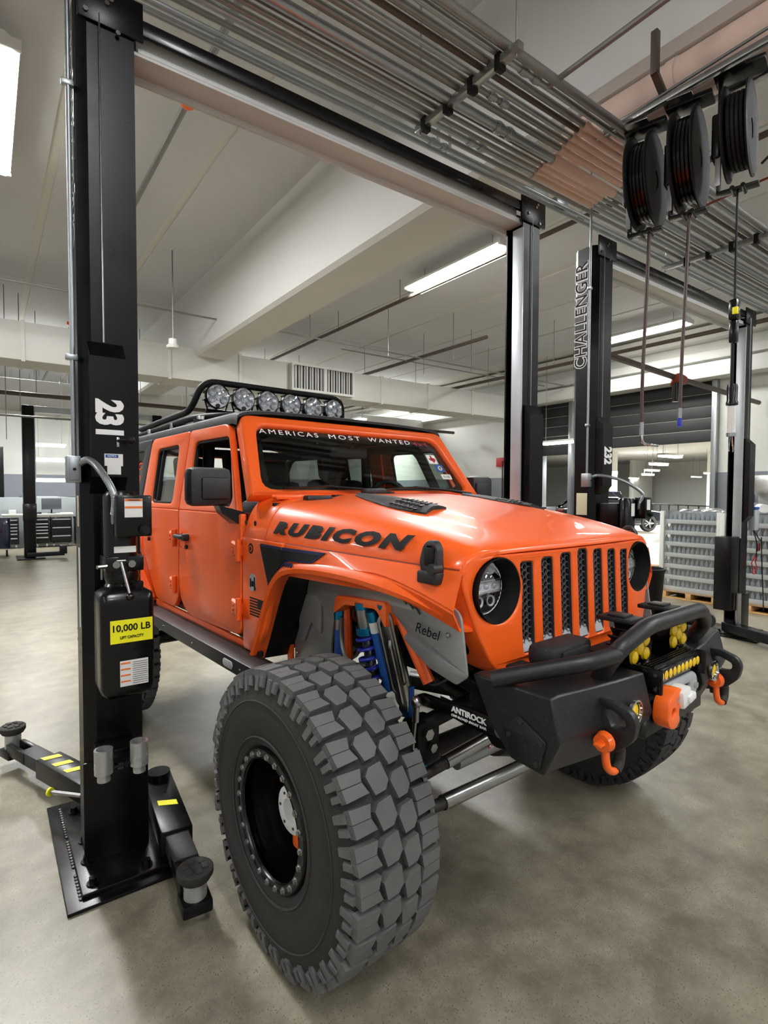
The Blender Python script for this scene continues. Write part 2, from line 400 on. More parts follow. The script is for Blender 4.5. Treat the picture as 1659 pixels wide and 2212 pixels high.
# right wall (x=14) with two openings
wr = MB().box(14, 14.3, -9, 5.95, 2.1, CZ + .05).box(14, 14.3, 5.95, 9.25, 4.6, CZ + .05).box(14, 14.3, 9.25, 9.85, 2.1, CZ + .05)\
    .box(14, 14.3, 9.85, 11.15, 4.5, CZ + .05).box(14, 14.3, 11.15, 23.5, 2.1, CZ + .05).build('wall_right', 'wall_white', smooth=0); tag(wr, kind='structure')
MB().box(13.98, 14.3, -9, 5.95, 0, 2.1).box(13.98, 14.3, 9.25, 9.85, 0, 2.1).box(13.98, 14.3, 11.15, 23.5, 0, 2.1).build('wainscot', 'wall_grey', wr, smooth=0)
MB().bbox(13.86, 14.4, 9.80, 9.92, 0, 4.5, .01).bbox(13.86, 14.4, 11.08, 11.2, 0, 4.5, .01).build('door_frame', 'galv', wr)
MB().bbox(13.86, 14.0, 5.88, 6.0, 0, 4.6, .01).bbox(13.86, 14.0, 9.2, 9.3, 0, 4.6, .01).build('door_frame', 'galv', wr)
for k in range(6):
    MB().bbox(14.1, 14.16, 5.95, 9.25, 2.85 + k * .29, 2.85 + k * .29 + .28, .012).build('door_slat', 'dark_panel', wr)
for k in range(6):
    MB().bbox(14.1, 14.16, 9.9, 11.1, 2.75 + k * .29, 2.75 + k * .29 + .28, .012).build('door_slat', 'dark_panel', wr)
MB().cyl((14.05, 5.95, 4.45), (14.05, 9.25, 4.45), .17, n=14).build('door_roller', 'dark_panel', wr)
# horizontal bands high on the right wall
for k, (z, d, hh) in enumerate(((5.2, .35, .3), (4.75, .2, .2), (4.28, .5, .34))):
    tag(MB().bbox(14 - d, 14.0, -9, 23, z, z + hh, .01).build('trim_%d' % (k + 2), 'beam_paint'), kind='structure')
# garage beyond the opening
gw = MB().box(50, 50.3, -5, 40, 0, 4.4).box(14.4, 50, 39.7, 40, 0, 4.4).box(14.4, 50, -5.3, -5, 0, 4.4)
tag(gw.build('wall_garage', 'wall_white', smooth=0), kind='structure')
tag(MB().box(14.35, 50, -5, 40, 4.4, 4.6).build('ceiling_garage', 'ceiling_paint', smooth=0), kind='structure')
for (x, y, w, d) in ((40, 16.5, 1.0, 1.0), (34, 21, .9, .9), (44, 25, 3, .4)):
    tag(MB().bbox(x, x + w, y, y + d, 0, 4.4, .02).build('trim_%d' % (5 + int(x) % 7), 'wall_white'), kind='structure')
MB().box(45, 45.1, 17.2, 25, .2, 1.3)
# bulkhead ducts
def duct(name, label, y0, y1, z0, z1, x0, x1, seams, vent=None):
    r = empty(name, (0, 0, 0), 0, label, 'duct')
    cuts = [x0] + seams + [x1]
    for a, b in zip(cuts, cuts[1:]):
        MB().bbox(a + .012, b - .012, y0, y1, z0, z1, .012).build('duct_section', 'duct_paint', r)
    for s_ in seams:
        MB().bbox(s_ - .03, s_ + .03, y0 - .025, y1 + .02, z0 - .025, z1 + .02, .006).build('flange', 'duct_paint', r)
    if vent:
        a, b, c, d = vent
        v = MB().plate([rrect(a - .05, b + .05, c - .05, d + .05, .01, 2), [(a, c), (a, d), (b, d), (b, c)]], .05, 0, lambda u, w_, t: (u, y0 - .14 + t, w_)).build('vent_grille', 'duct_paint', r)
        MB().box(a - .04, b + .04, y0 - .12, y0, c - .04, d + .04).build('vent_box', 'duct_paint', r)
        n = 22
        for k in range(n):
            x = a + (b - a) * (k + .5) / n
            if k == n // 2 : MB().box(x - .04, x + .04, y0 - .16, y0 - .1, c, d).build('mullion', 'duct_paint', v); continue
            MB().box(x - .007, x + .007, y0 - .158, y0 - .122, c, d).build('slat', 'black_matte' if k % 2 else 'pipe_grey', v)
    return r
duct('air_duct', 'long white painted sheet metal duct with a slatted vent, nearest of the two ducts', 11.0, 11.75, 3.78, 4.42, -9, 13.6,
     [-6, -3, -.6, .55, 2.9, 4.3, 7.9, 9.4, 11.0, 12.3], (5.45, 6.95, 3.86, 4.36))
duct('air_duct', 'white painted duct further back behind the vented duct', 16.2, 17.4, 3.55, 4.35, -9, 13.6, [-5, -1, 1.6, 4.6, 7.6, 10.4], None)

def bar_thing(name, label, cat, m, pts, r, n=8, group=None, rr=.05):
    return tag(MB().tube(round_path(pts, rr), r, n).build(name, m), label, cat, group)
# strip fixtures
def fixture():
    r = empty('strip_light', (0, 0, 0))
    MB().add([(-.2, -1.12, .06), (.2, -1.12, .06), (.2, 1.12, .06), (-.2, 1.12, .06), (-.09, -1.12, .12), (.09, -1.12, .12), (.09, 1.12, .12), (-.09, 1.12, .12),
              (-.2, -1.12, .02), (.2, -1.12, .02), (.2, 1.12, .02), (-.2, 1.12, .02)],
             [(0, 1, 5, 4), (1, 2, 6, 5), (2, 3, 7, 6), (3, 0, 4, 7), (4, 5, 6, 7), (0, 4, 5, 1), (8, 9, 1, 0), (9, 10, 2, 1), (10, 11, 3, 2), (11, 8, 0, 3)]).build('housing', 'white', r, fix=False)
    for s_ in (-1, 1):
        MB().bbox(s_ * .11 - .06, s_ * .11 + .06, -1.1, 1.1, -.03, .03, .02).build('tube', 'tube', r)
    MB().bbox(-.21, .21, -1.14, -1.10, -.01, .08, .004).bbox(-.21, .21, 1.10, 1.14, -.01, .08, .004).build('end_cap', 'white', r)
    for y in (-.8, .8): MB().cyl((0, y, .1), (0, y, CZ - FIX_Z), .006, n=6).build('rod', 'pipe_grey', r)
    return r
fx0 = fixture()
flabel = {(0.10, 6.70): 'glaring ceiling strip light at top left beside the near lift column',
          (6.35, 6.75): 'twin tube strip light glowing beside the far column of the orange truck lift',
          (12.2, 6.9): 'twin tube strip light seen through the second lift frame',
          (0.9, 17.8): 'bright strip light far back on the left over the workbenches',
          (6.4, 17.8): 'small bright strip light just above the truck windshield header',
          (12.0, 17.8): 'short bright strip light between the two lift columns'}
vis = [p for p in FIX if p in flabel]
for i, p in enumerate(vis):
    f_ = fx0 if i == 0 else copy_tree(fx0)
    z = FIX_Z
    f_.location = (p[0], p[1], z); tag(f_, flabel[p], 'ceiling light')
# conduit rack: fourteen conduits along X below the ceiling
rz = 4.42 - .55
CY = [2.02 + .062 * k for k in range(13)]
rnd = random.Random(3)
for k, y in enumerate([1.99, 2.05, 2.115, 2.17, 2.23, 2.285, 2.35, 2.42, 2.48, 2.545, 2.60, 2.655, 2.72, 2.80, 2.86]):
    h = 2.32
    r = [.021, .014, .016, .013, .013, .014, .017, .024, .017, .012, .012, .016, .013, .014, .014][k]
    r *= 1.2
    z = 1.6 + 2.30 + [0, 0, .0, .0, .0, .0, 0, -.03, 0, 0, 0, 0, 0, 0, 0][k]
    m_ = ['pipe_grey', 'galv', 'pipe_grey', 'pipe_dark', 'galv', 'pipe_grey', 'pipe_grey', 'galv', 'pipe_dark', 'pipe_grey', 'pipe_grey', 'galv', 'pipe_grey', 'galv', 'galv'][k]
    c = empty('conduit', (0, 0, 0), 0, None, 'conduit', 'conduits of the ceiling rack'); c['label'] = ['nearest', 'second', 'third', 'fourth', 'fifth', 'sixth', 'seventh', 'eighth', 'ninth', 'tenth', 'eleventh', 'twelfth', 'thirteenth', 'fourteenth', 'farthest'][k] + ' metal conduit of the ceiling rack, counted from the hose reel side'
    MB().cyl((-4, y, z), (13.6, y, z), r, n=10).build('pipe', m_, c)
    for x in ((2.32 + .1 * (k % 4), 2.42 + .1 * (k % 4)) if k in (1, 5, 7, 11, 13) else ()) :
        MB().lathe([(-.03, r), (-.03, r + .005), (-.012, r + .005), (-.008, r + .009), (.008, r + .009), (.012, r + .005), (.03, r + .005), (.03, r)], (x, y, z), (1, 0, 0), 12).build('coupling', 'galv', c)
    if 2 <= k <= 11:
        MB().cyl((3.05 + .02 * k, y, z), (3.75 + .02 * k, y, z), r + .004, n=10).cyl((3.02 + .02 * k, y, z), (3.07 + .02 * k, y, z), r + .010, n=10).build('painted_sleeve', 'pink_pipe', c)
for i, (x, y0, y1) in enumerate(((2.22, 1.9, 2.72), (5.55, 1.92, 2.9), (9.0, 1.9, 2.9), (-.9, 1.9, 2.9))):
    t = empty('conduit_trapeze', (x, 2.4, 3.86), 0, None, 'bracket')
    t['label'] = ['perforated strut trapeze carrying the conduits above the near lift beam', 'strut trapeze carrying the conduits past the hose reels', 'strut trapeze carrying the conduits far right', 'strut trapeze carrying the conduits at the left'][i]
    MB().bbox(-.022, .022, y0 - 2.4, y1 - 2.4, -.03, .012, .003).build('strut', 'steel', t)
    for k in range(4): MB().bbox(-.026, .026, y0 - 2.4 + .12 + k * .2, y0 - 2.4 + .16 + k * .2, -.055, .03, .004).build('clamp', 'black_matte', t)
    for yy in (y0 + .03, y1 - .03): MB().cyl((0, yy - 2.4, -.05), (0, yy - 2.4, CZ - 3.86), .006, n=6).build('rod', 'steel', t)
# pink insulated pipe under the beam
pk = empty('insulated_pipe', (3.5, 0, 4.115), 0, 'thick beige pink insulated pipe slung beside the hose reels', 'pipe')
MB().cyl((0, -6, 0), (0, 2.5, 0), .14, n=32, caps=True).build('jacket', 'pink_pipe', pk)
for y in (-.2, 1.15, 1.75): MB().lathe([(-.03, .14), (-.03, .146), (.03, .146), (.03, .14)], (0, y, 0), (0, 1, 0), 32).build('band', 'pink_pipe', pk)
for i, y in enumerate((1.75, .95)):
    b = empty('pipe_hanger', (3.3, y, 4.0), 0, ['black strut hanger nearer the conduits holding the beige pipe', 'black strut hanger at top right holding the beige pipe'][i], 'bracket')
    MB().bbox(-.10, -.06, -.02, .02, .05, .30, .004).build('upright', 'pipe_dark', b)
    MB().hull8([(-.10, -.02, .06), (-.06, -.02, .06), (-.06, .02, .06), (-.10, .02, .06)], [(.10, -.02, -.09), (.14, -.02, -.09), (.14, .02, -.09), (.10, .02, -.09)]).build('arm', 'pipe_dark', b)
# small pipes
bar_thing('sprinkler_pipe', 'grey sprinkler pipe with orange couplings under the ceiling left of the big beam', 'pipe', 'pipe_grey', [(1.62, -4, 5.30), (1.62, 22, 5.30)], .034)
sp = MB()
for i, y in enumerate((5.42, 14.0)):
    c = tag(MB().lathe([(-.05, .036), (-.05, .06), (-.02, .075), (.02, .075), (.05, .06), (.05, .036)], (1.62, y, 5.30), (0, 1, 0), 14).box(1.52, 1.57, y - .02, y + .02, 5.27, 5.33).box(1.67, 1.72, y - .02, y + .02, 5.27, 5.33)
            .build('pipe_coupling', 'orange_bright'), ['orange grooved coupling on the sprinkler pipe under the lift beam', 'orange grooved coupling on the sprinkler pipe far back at the left'][i], 'pipe clamp')
bar_thing('sprinkler_pipe', 'long dark sprinkler pipe running away right of the big beam', 'pipe', 'pipe_dark', [(6.3, -2, 5.15), (6.3, 22, 5.15)], .034)
bar_thing('electrical_conduit', 'thin conduit crossing under the ceiling from left to right', 'conduit', 'pipe_grey', [(-10, 12.05 - 2.4, 4.63), (13.4, 9.65, 4.63)], .016)
bar_thing('electrical_conduit', 'thin conduit crossing higher toward the right wall', 'conduit', 'pipe_grey', [(6.5, 10.6, 4.8), (13.6, 10.6, 4.8)], .014)
bar_thing('electrical_conduit', 'single conduit branching off the rack toward the top right', 'conduit', 'pipe_grey', [(2.62, 2.05, 3.9), (2.66, 1.2, 3.95), (2.66, -3, 3.95)], .016)
for i, (a, b) in enumerate((((10.6, 3), (10.6, 20)), ((8.4, 8), (8.4, 20)))):
    bar_thing('sprinkler_pipe', ['dark sprinkler pipe running behind the second lift', 'dark pipe high between the two lifts'][i], 'pipe', 'pipe_dark', [(a[0], a[1], 4.5 + .3 * i), (b[0], b[1], 4.5 + .3 * i)], .04)
rod_spots = [(6.3, 8.2), (6.3, 10.4), (6.3, 14.3), (7.1, 9.65), (8.4, 9.0), (8.4, 12.5), (9.6, 9.65), (5.2, 9.65), (6.3, 18), (10.6, 8), (11.2, 10.6), (12.4, 10.6), (1.62, 7.9), (8.9, 10.6), (10.6, 13)]
for i, (x, y) in enumerate(rod_spots):
    tag(MB().cyl((x, y, 4.55 if x > 6.4 else 4.62 if x in (5.2,) else 5.1), (x, y, CZ), .007, n=6).build('hanger_rod', 'pipe_grey'), 'thin threaded hanger rod dropping from the ceiling', 'rod', 'hanger rods')
# pendant sensor left of the duct
pd = empty('pendant_sensor', (2.55, 9.45, 4.02), 0, 'white pendant detector hanging on a rod in front of the vented duct', 'detector')
MB().cyl((0, 0, .05), (0, 0, CZ - 4.02), .012, n=8).build('rod', 'pipe_grey', pd)
MB().lathe([(0, 0), (0, .04), (.02, .10), (.06, .11), (.08, .075), (.17, .07), (.18, 0)], (0, 0, -.08), (0, 0, 1), 20).build('body', 'white', pd)
# junction boxes below the rack
for i, (x, y, z, s_) in enumerate(((3.62, 2.93, 3.98, .09), (3.82, 2.86, 3.95, .07))):
    tag(MB().bbox(x - s_, x + s_, y - s_ * .6, y + s_ * .6, z - s_ * .5, z + s_ * .5, .006).build('junction_box', 'galv'), ['grey junction box left of its twin above the lift corner', 'grey junction box right of its twin above the lift corner'][i], 'junction box')
bar_thing('electrical_conduit', 'bent conduit dropping to the junction boxes above the lift corner', 'conduit', 'galv', [(2.75, 3.0, 4.26), (2.75, 3.0, 4.02), (3.55, 2.95, 4.0)], .013)
bar_thing('electrical_conduit', 'lower conduit beside the bent one above the lift corner', 'conduit', 'galv', [(2.55, 2.9, 4.26), (2.55, 2.9, 3.93), (3.60, 2.86, 3.93)], .013)
# red drain valve
dv = empty('pipe_valve', (9.9, 4.86, 3.62), 0, 'red elbow valve with a black nozzle hanging inside the second lift', 'valve')
MB().tube(round_path([(.3, .05, .02), (0, 0, .03), (-.12, -.03, -.12)], .12), .085, 12).build('elbow', 'red_brown', dv)
MB().cyl((-.12, -.03, -.1), (-.12, -.03, -.42), .05, n=12).build('nozzle', 'black_gloss', dv)
bar_thing('sprinkler_pipe', 'thick pipe leading to the red elbow valve', 'pipe', 'pipe_dark', [(6.9, 4.8, 3.72), (9.9, 4.9, 3.65), (13.8, 5.0, 3.6)], .05)
# ------------------------------------------------------------------ two-post lifts
def arrow_stripes(mb_fn): pass
def lift_arm(root, piv, pad, pad_h=.2, stripes=3, z=.11):
    piv = Vector(piv); pad = Vector(pad); d = (pad - piv); L = d.length; a = math.atan2(d.y, d.x)
    M = Matrix.Translation((piv.x, piv.y, 0)) @ Matrix.Rotation(a, 4, 'Z')
    def T(mb): return mb.mapv(lambda p: M @ p)
    arm = T(MB().bbox(-.05, L * .58, -.065, .065, z - .05, z + .05, .006).cyl((0, 0, z - .06), (0, 0, z + .085), .055, n=18)).build('swing_arm', 'lift_black', root)
    T(MB().bbox(L * .5, L * .80, -.047, .047, z - .036, z + .036, .005)).build('arm_extension', 'plastic', arm)
    T(MB().bbox(L * .75, L * .97, -.05, -.02, z - .03, z + .03, .004).bbox(L * .75, L * .97, .02, .05, z - .03, z + .03, .004).bbox(L * .93, L + .05, -.055, .055, z - .06, z - .01, .01)).build('arm_fork', 'lift_black', arm)
    T(MB().lathe([(z - .03, .0), (z - .03, .042), (pad_h - .02, .042), (pad_h - .02, 0)], (L, 0, 0), (0, 0, 1), 20)).build('screw_sleeve', 'cup_metal', arm)
    pm_ = MB().lathe([(pad_h - .03, 0), (pad_h - .03, .055), (pad_h - .012, .066), (pad_h + .008, .066), (pad_h + .014, .058), (pad_h + .014, 0)], (L, 0, 0), (0, 0, 1), 24)
    for k in range(6):
        b = PI * k / 3 + .2; pm_.bbox(L + math.cos(b) * .035 - .016, L + math.cos(b) * .035 + .016, math.sin(b) * .035 - .012, math.sin(b) * .035 + .012, pad_h + .01, pad_h + .02, .003)
    T(pm_).build('rubber_pad', 'rubber', arm)
    for k in range(stripes):
        u = L * (.26 + .12 * k)
        T(MB().add([(u, -.04, z + .0515), (u + .045, -.04, z + .0515), (u + .075, .04, z + .0515), (u + .03, .04, z + .0515)], [(0, 1, 2, 3)])).build('warning_stripe', 'yellow', arm, smooth=0, fix=False)
    return arm
def lift_column(root, x0, x1, side, y0, y1, H):
    # C channel: outer face on side (-1 left / +1 right), chamfered front corner
    c = .045
    if side < 0: pts = [(x0, y0 + c), (x0 + c, y0), (x1, y0), (x1, y0 + .012), (x1 - .03, y0 + .03), (x0 + .03, y0 + .03), (x0 + .03, y1 - .03), (x1, y1 - .012), (x1, y1), (x0 + c, y1), (x0, y1 - c)]
    else: pts = [(x0, y0), (x1 - c, y0), (x1, y0 + c), (x1, y1 - c), (x1 - c, y1), (x0, y1), (x0, y1 - .012), (x1 - .03, y1 - .03), (x1 - .03, y0 + .03), (x0, y0 + .012)]
    n = len(pts)
    col = MB().add([(x, y, .02) for x, y in pts] + [(x, y, H) for x, y in pts], [list(range(n))[::-1], [n + i for i in range(n)]] + [(i, (i + 1) % n, n + (i + 1) % n, n + i) for i in range(n)]).build('column', 'lift_black', root, smooth=30)
    # carriage / polished inner guide
    xi = x1 if side < 0 else x0; s_ = -side
    if side > 0: MB().bbox(xi - .006, xi + .010, y0 - .004, y0 + .085, 1.1, H - .16, .002).build('guide_rail', 'silver_paint', col)
    # gusset at the foot, bolted top head plate
    MB().bbox(x0 - .01, x1 + .02, y0 - .012, y0 - .002, .02, .46, .003).build('foot_gusset', 'lift_black', col)
    hp = MB().bbox(x0 + .01, x1 + .035 if side < 0 else x1 - .01, y0 - .014, y0 - .001, H - .09, H + .07, .004)
    if side > 0: hp = MB().bbox(x0 - .03, x1, y0 - .014, y0 - .001, H - .12, H + .05, .004)
    hp = hp.build('head_plate', 'lift_black', col)
    for (u, v) in ((.04, -.06), (.16, -.1), (.12, .0), (.135, .02)):
        MB().cyl((x0 + u, y0 - .014, H + v), (x0 + u, y0 - .022, H + v), .010, n=6).build('bolt', 'chrome', col)
    MB().cyl((x0 + .09, y0 - .012, 2.22), (x0 + .09, y0 - .012, H - .05), .0035, n=6).build('cable', 'steel', col)
    return col
def lift_foot(root, x0, x1, y0, y1, bx0, bx1, sgn):
    bp = MB().bbox(x0, x1, y0, y1, 0, .014, .003).build('base_plate', 'lift_black', root)
    MB().bbox(x0 + .055, x1, y0 + .05, y1 - .04, .014, .034, .004).build('top_plate', 'black_gloss', bp)
    for k in range(34):
        t = k / 33
        if 7 < k < 10 or 19 < k < 21: continue
        MB().sphere((x0 + .052, y0 + .06 + t * (y1 - y0 - .12), .016), .0085, 6, (1, 1.2, .8)).build('weld_bead', 'dark_steel', bp)
    for (u, v) in ((.10, .10), (.10, .26), (.11, .42), (.3, .09), (.45, .12), (.1, .7)):
        MB().cyl((x0 + u, y0 + v, .034), (x0 + u, y0 + v, .04), .024, n=16).cyl((x0 + u, y0 + v, .04), (x0 + u, y0 + v, .062), .016, n=6).build('anchor_bolt', 'black_gloss', bp)
def panel_box(root, x0, x1, y, z0, z1, number, tsize, sgn=1):
    # sloped top, sloped bottom cable cover with the bay number read downwards
    d = .065
    P = [(z0 - .07, 0), (z0, d), (z1 - .02, d), (z1 + .05, 0)]
    mb = MB().add([(x0, y - b, a) for a, b in P] + [(x1, y - b, a) for a, b in P], [(0, 1, 2, 3), (7, 6, 5, 4), (0, 4, 5, 1), (1, 5, 6, 2), (2, 6, 7, 3), (3, 7, 4, 0)])
    b = mb.build('cover_box', 'lift_black', root, smooth=0)
    return b, y - d
def make_lift(name, label, X0, X1, Y0, number, near=True):
    root = empty(name, (0, 0, 0), 0, label, 'vehicle lift')
    Y1 = Y0 + .15; W = .225; H = 3.60
    cl = lift_column(root, X0, X0 + W, -1, Y0, Y0 + .22, H)
    cr = lift_column(root, X1 - W, X1, 1, Y0, Y1, H)
    MB().bbox(X0 + W + .02, X1 - W - .01, Y0 + .05, Y0 + .06, H - .115, H + .0, .001).bbox(X0 + W + .0, X1 - W + .02, Y0 + .02, Y0 + .165, H - .13, H - .115, .002).bbox(X0 + W, X1 - W, Y0 + .15, Y0 + .165, H - .16, H, .002).bbox(X0 + W, X1 - W, Y0 + .02, Y0 + .165, H - .01, H, .002)\
        .bbox(X0 + W + .02, X1 - W - .01, Y0 + .02, Y0 + .045, H - .115, H - .095, .002).build('overhead_beam', 'beam_grey', root)
    MB().bbox(X0 + W - .02, X1 - W + .03, Y0 - .005, Y0 + .018, H - .055, H + .012, .006).build('shutoff_bar', 'black_gloss', root)
    lift_foot(root, X0 - .10, X0 + .40, Y0 - .26, Y0 + .60, X0, X0 + W, 1)
    lift_foot(root, X1 - .42, X1 + .10, Y0 - .26, Y0 + .60, X1 - W, X1, -1)
    b, yf = panel_box(root, X0 + .03, X0 + .165, Y0, 1.66, 2.17, number, .1)
    text('number_decal', number, 'text_white', .12, (X0 + .100, yf - .002, 1.905), (0, 0, -1), (1, 0, 0), b, width=.145, height=.108, offset=.006)
    b2, yf2 = panel_box(root, X1 - .2, X1 - .06, Y0, 1.35, 2.17, number, .1)
    # outlined maker lettering up the outer side, reading bottom to top
    for (off, mm, dx) in ((.009, 'text_white', .001), (-.001, 'text_black', .003)):
        text('column_lettering', 'CHALLENGER', mm, .16, (0, 0, 0), (0, 0, 1), (0, 1, 0), cl, width=.87 if off > 0 else .855, height=.125 if off > 0 else .108, offset=off, spacing=1.08, bend=lambda x, y, z, dx=dx: (X0 - dx - z, Y0 + .135 + y, 3.06 + x))
    return root, cl, cr, b, yf
L1, c1l, c1r, b1, yf1 = make_lift('two_post_lift', 'black two post lift numbered 231 standing over the orange truck', .32, 3.27, 2.57, '231')
# lever with ball on the cover, stickers
MB().tube([(.45, yf1 - .0, 1.81), (.45, yf1 - .03, 1.81), (.487, yf1 - .045, 1.812)], .005, 8).sphere((.492, yf1 - .045, 1.812), .016, 14).build('release_lever', 'black_matte', b1)
MB().bbox(.445, .455, yf1 - .001, yf1 + .001, 1.785, 1.825, .001).build('lever_slot', 'chrome', b1)
def card(name, m, x0, x1, z0, z1, y, parent, label=None):
    return MB().bbox(x0, x1, y - .0012, y, z0, z1, .0004).build(name, m, parent, smooth=0, label=label)
nt_ = card('notice_sticker', 'white', .398, .468, 1.705, 1.755, yf1 - .001, b1, 'white notice sticker with a blue header')
MB().bbox(.402, .450, yf1 - .0035, yf1 - .0022, 1.739, 1.752, .0004).build('sticker_header', 'blue_sticker', nt_)
text('sticker_text', 'NOTICE', 'text_white', .01, (.426, yf1 - .0045, 1.7455), (1, 0, 0), (0, 0, 1), nt_, width=.032, height=.008)
card('data_sticker', 'white', .408, .460, 1.670, 1.705, yf1 - .001, b1)
# power unit: motor, control box, pump, tank
PX = .345
pu = MB()
mo = MB().lathe([(1.26, 0), (1.26, .062), (1.58, .062), (1.60, .05), (1.605, 0)], (PX + .09, 2.40, 0), (0, 0, 1), 28).build('motor', 'black_gloss', L1)
MB().bbox(PX + .045, PX + .135, 2.44, 2.57, 1.30, 1.52, .006).build('mount_bracket', 'lift_black', mo)
cb = MB().bbox(PX + .055, PX + .185, 2.285, 2.365, 1.425, 1.585, .006).build('control_box', 'black_gloss', L1)
st = card('warning_sticker', 'white', PX + .085, PX + .150, 1.50, 1.572, 2.285, cb, 'white sticker with two orange warning bands')
card('warning_band', 'orange_label', PX + .086, PX + .149, 1.563, 1.571, 2.2836, st); card('warning_band', 'orange_label', PX + .086, PX + .149, 1.535, 1.543, 2.2836, st)
text('sticker_text', '! WARNING', 'text_black', .01, (PX + .118, 2.2815, 1.567), (1, 0, 0), (0, 0, 1), st, width=.045, height=.006)
MB().cyl((PX + .155, 2.285, 1.45), (PX + .155, 2.268, 1.45), .019, n=20).cyl((PX + .155, 2.27, 1.45), (PX + .155, 2.263, 1.45), .014, n=20).build('push_button', 'black_matte', cb)
card('data_sticker', 'white', PX + .055, PX + .135, 1.36, 1.385, 2.336, mo)
pump = MB().bbox(PX + .025, PX + .165, 2.34, 2.47, 1.285, 1.345, .006).lathe([(1.20, .06), (1.225, .066), (1.235, .06), (1.26, .066), (1.285, .06)], (PX + .095, 2.40, 0), (0, 0, 1), 28).build('pump_block', 'black_gloss', L1)
for dx in (.062, .118): MB().cyl((PX + dx, 2.34, 1.315), (PX + dx, 2.325, 1.315), .014, n=14).build('port_plug', 'steel', pump)
MB().cyl((PX + .03, 2.345, 1.31), (PX - .005, 2.33, 1.31), .008, n=8).cyl((PX + .012, 2.34, 1.31), (PX + .012, 2.34, 1.26), .004, n=8).build('hose_fitting', 'steel', pump)
MB().cyl((PX + .078, 2.325, 1.325), (PX + .100, 2.29, 1.205), .006, n=10).cyl((PX + .062, 2.325, 1.33), (PX + .095, 2.325, 1.33), .004, n=8).build('lever_rod', 'steel', pump)
MB().sphere((PX + .102, 2.287, 1.193), .0145, 16).build('lever_knob', 'lens_black', pump)
tk = MB()
prof = [(.795, .70), (.815, .93), (.84, 1.0), (1.17, 1.0), (1.20, .97), (1.225, .62), (1.23, .2)]
rows = []
for (z, s_) in prof:
    rows.append([Vector((PX + .095 + (u - 0) * s_, 2.375 + v * s_, z)) for (u, v) in rrect(-.098, .098, -.085, .085, .025, 4) + [rrect(-.098, .098, -.085, .085, .025, 4)[0]]])
tk.grid(rows).add([tuple(p) for p in rows[0][:-1]], [list(range(len(rows[0]) - 1))])
tank = tk.build('oil_tank', 'black_gloss', L1, smooth=50)
MB().cyl((PX + .14, 2.34, 1.215), (PX + .14, 2.335, 1.24), .021, n=16).build('filler_cap', 'black_matte', tank)
yc = MB().bbox(PX + .030, PX + .183, 2.2878, 2.290, 1.015, 1.105, .001).build('capacity_sticker', 'yellow', tank, smooth=0, label='yellow sticker reading 10,000 LB LIFT CAPACITY')
text('sticker_text', '10,000 LB', 'text_black', .03, (PX + .107, 2.2868, 1.072), (1, 0, 0), (0, 0, 1), yc, width=.135, height=.031, offset=.0005)
text('sticker_text', 'LIFT CAPACITY', 'text_black', .03, (PX + .107, 2.2868, 1.037), (1, 0, 0), (0, 0, 1), yc, width=.085, height=.011, offset=.0004)
wc = card('warning_sticker', 'white', PX + .063, PX + .165, .845, .945, 2.2895, tank, 'white warning sticker with four orange tabs')
for k in range(4):
    card('warning_band', 'orange_label', PX + .065, PX + .1, .862 + k * .0235, .868 + k * .0235, 2.288, wc)
for k in range(11): card('print_line', 'pipe_grey', PX + .108, PX + .162, .852 + k * .0082, .8545 + k * .0082, 2.288, wc)
# adapters (cups) on a bracket
br = MB().bbox(.345, .50, 2.33, 2.45, .512, .524, .003).bbox(.35, .5, 2.44, 2.57, .49, .54, .004).build('adapter_bracket', 'lift_black', L1)
for (x, dz) in ((.353, 0), (.482, .0)):
    MB().lathe([(.475 + dz, .0), (.475 + dz, .024), (.50 + dz, .024), (.505 + dz, .034), (.60 + dz, .034), (.60 + dz, .026), (.53 + dz, .024), (.53 + dz, 0)], (x, 2.335, 0), (0, 0, 1), 24).build('height_adapter', 'cup_metal', br)
MB().cyl((.42, 2.36, .505), (.42, 2.36, .530), .030, n=20).build('empty_socket', 'lens_black', br)
# labels on the chamfer / outer side
MB().bbox(.3175, .3195, 2.63, 2.66, 1.02, 1.36, .0005).build('instruction_label', 'white', c1l)
MB().bbox(.3175, .3195, 2.64, 2.68, 1.45, 1.58, .0005).build('data_sticker', 'cream', c1l)
lift_arm(L1, (.45, 2.93, 0), (.105, 3.84, 0), .215, 3)
lift_arm(L1, (.68, 2.86, 0), (.605, 2.02, 0), .195, 1)
MB().cyl((.23, 3.02, .16), (.34, 2.88, .17), .010, n=10).build('arm_pin', 'steel', L1); MB().cyl((.222, 3.03, .16), (.228, 3.022, .16), .02, n=14).build('pin_cap', 'yellow', L1)
lift_arm(L1, (2.93, 2.93, 0), (2.55, 3.75, 0), .2, 2)
lift_arm(L1, (3.0, 2.62, 0), (3.1, 2.0, 0), .2, 1)
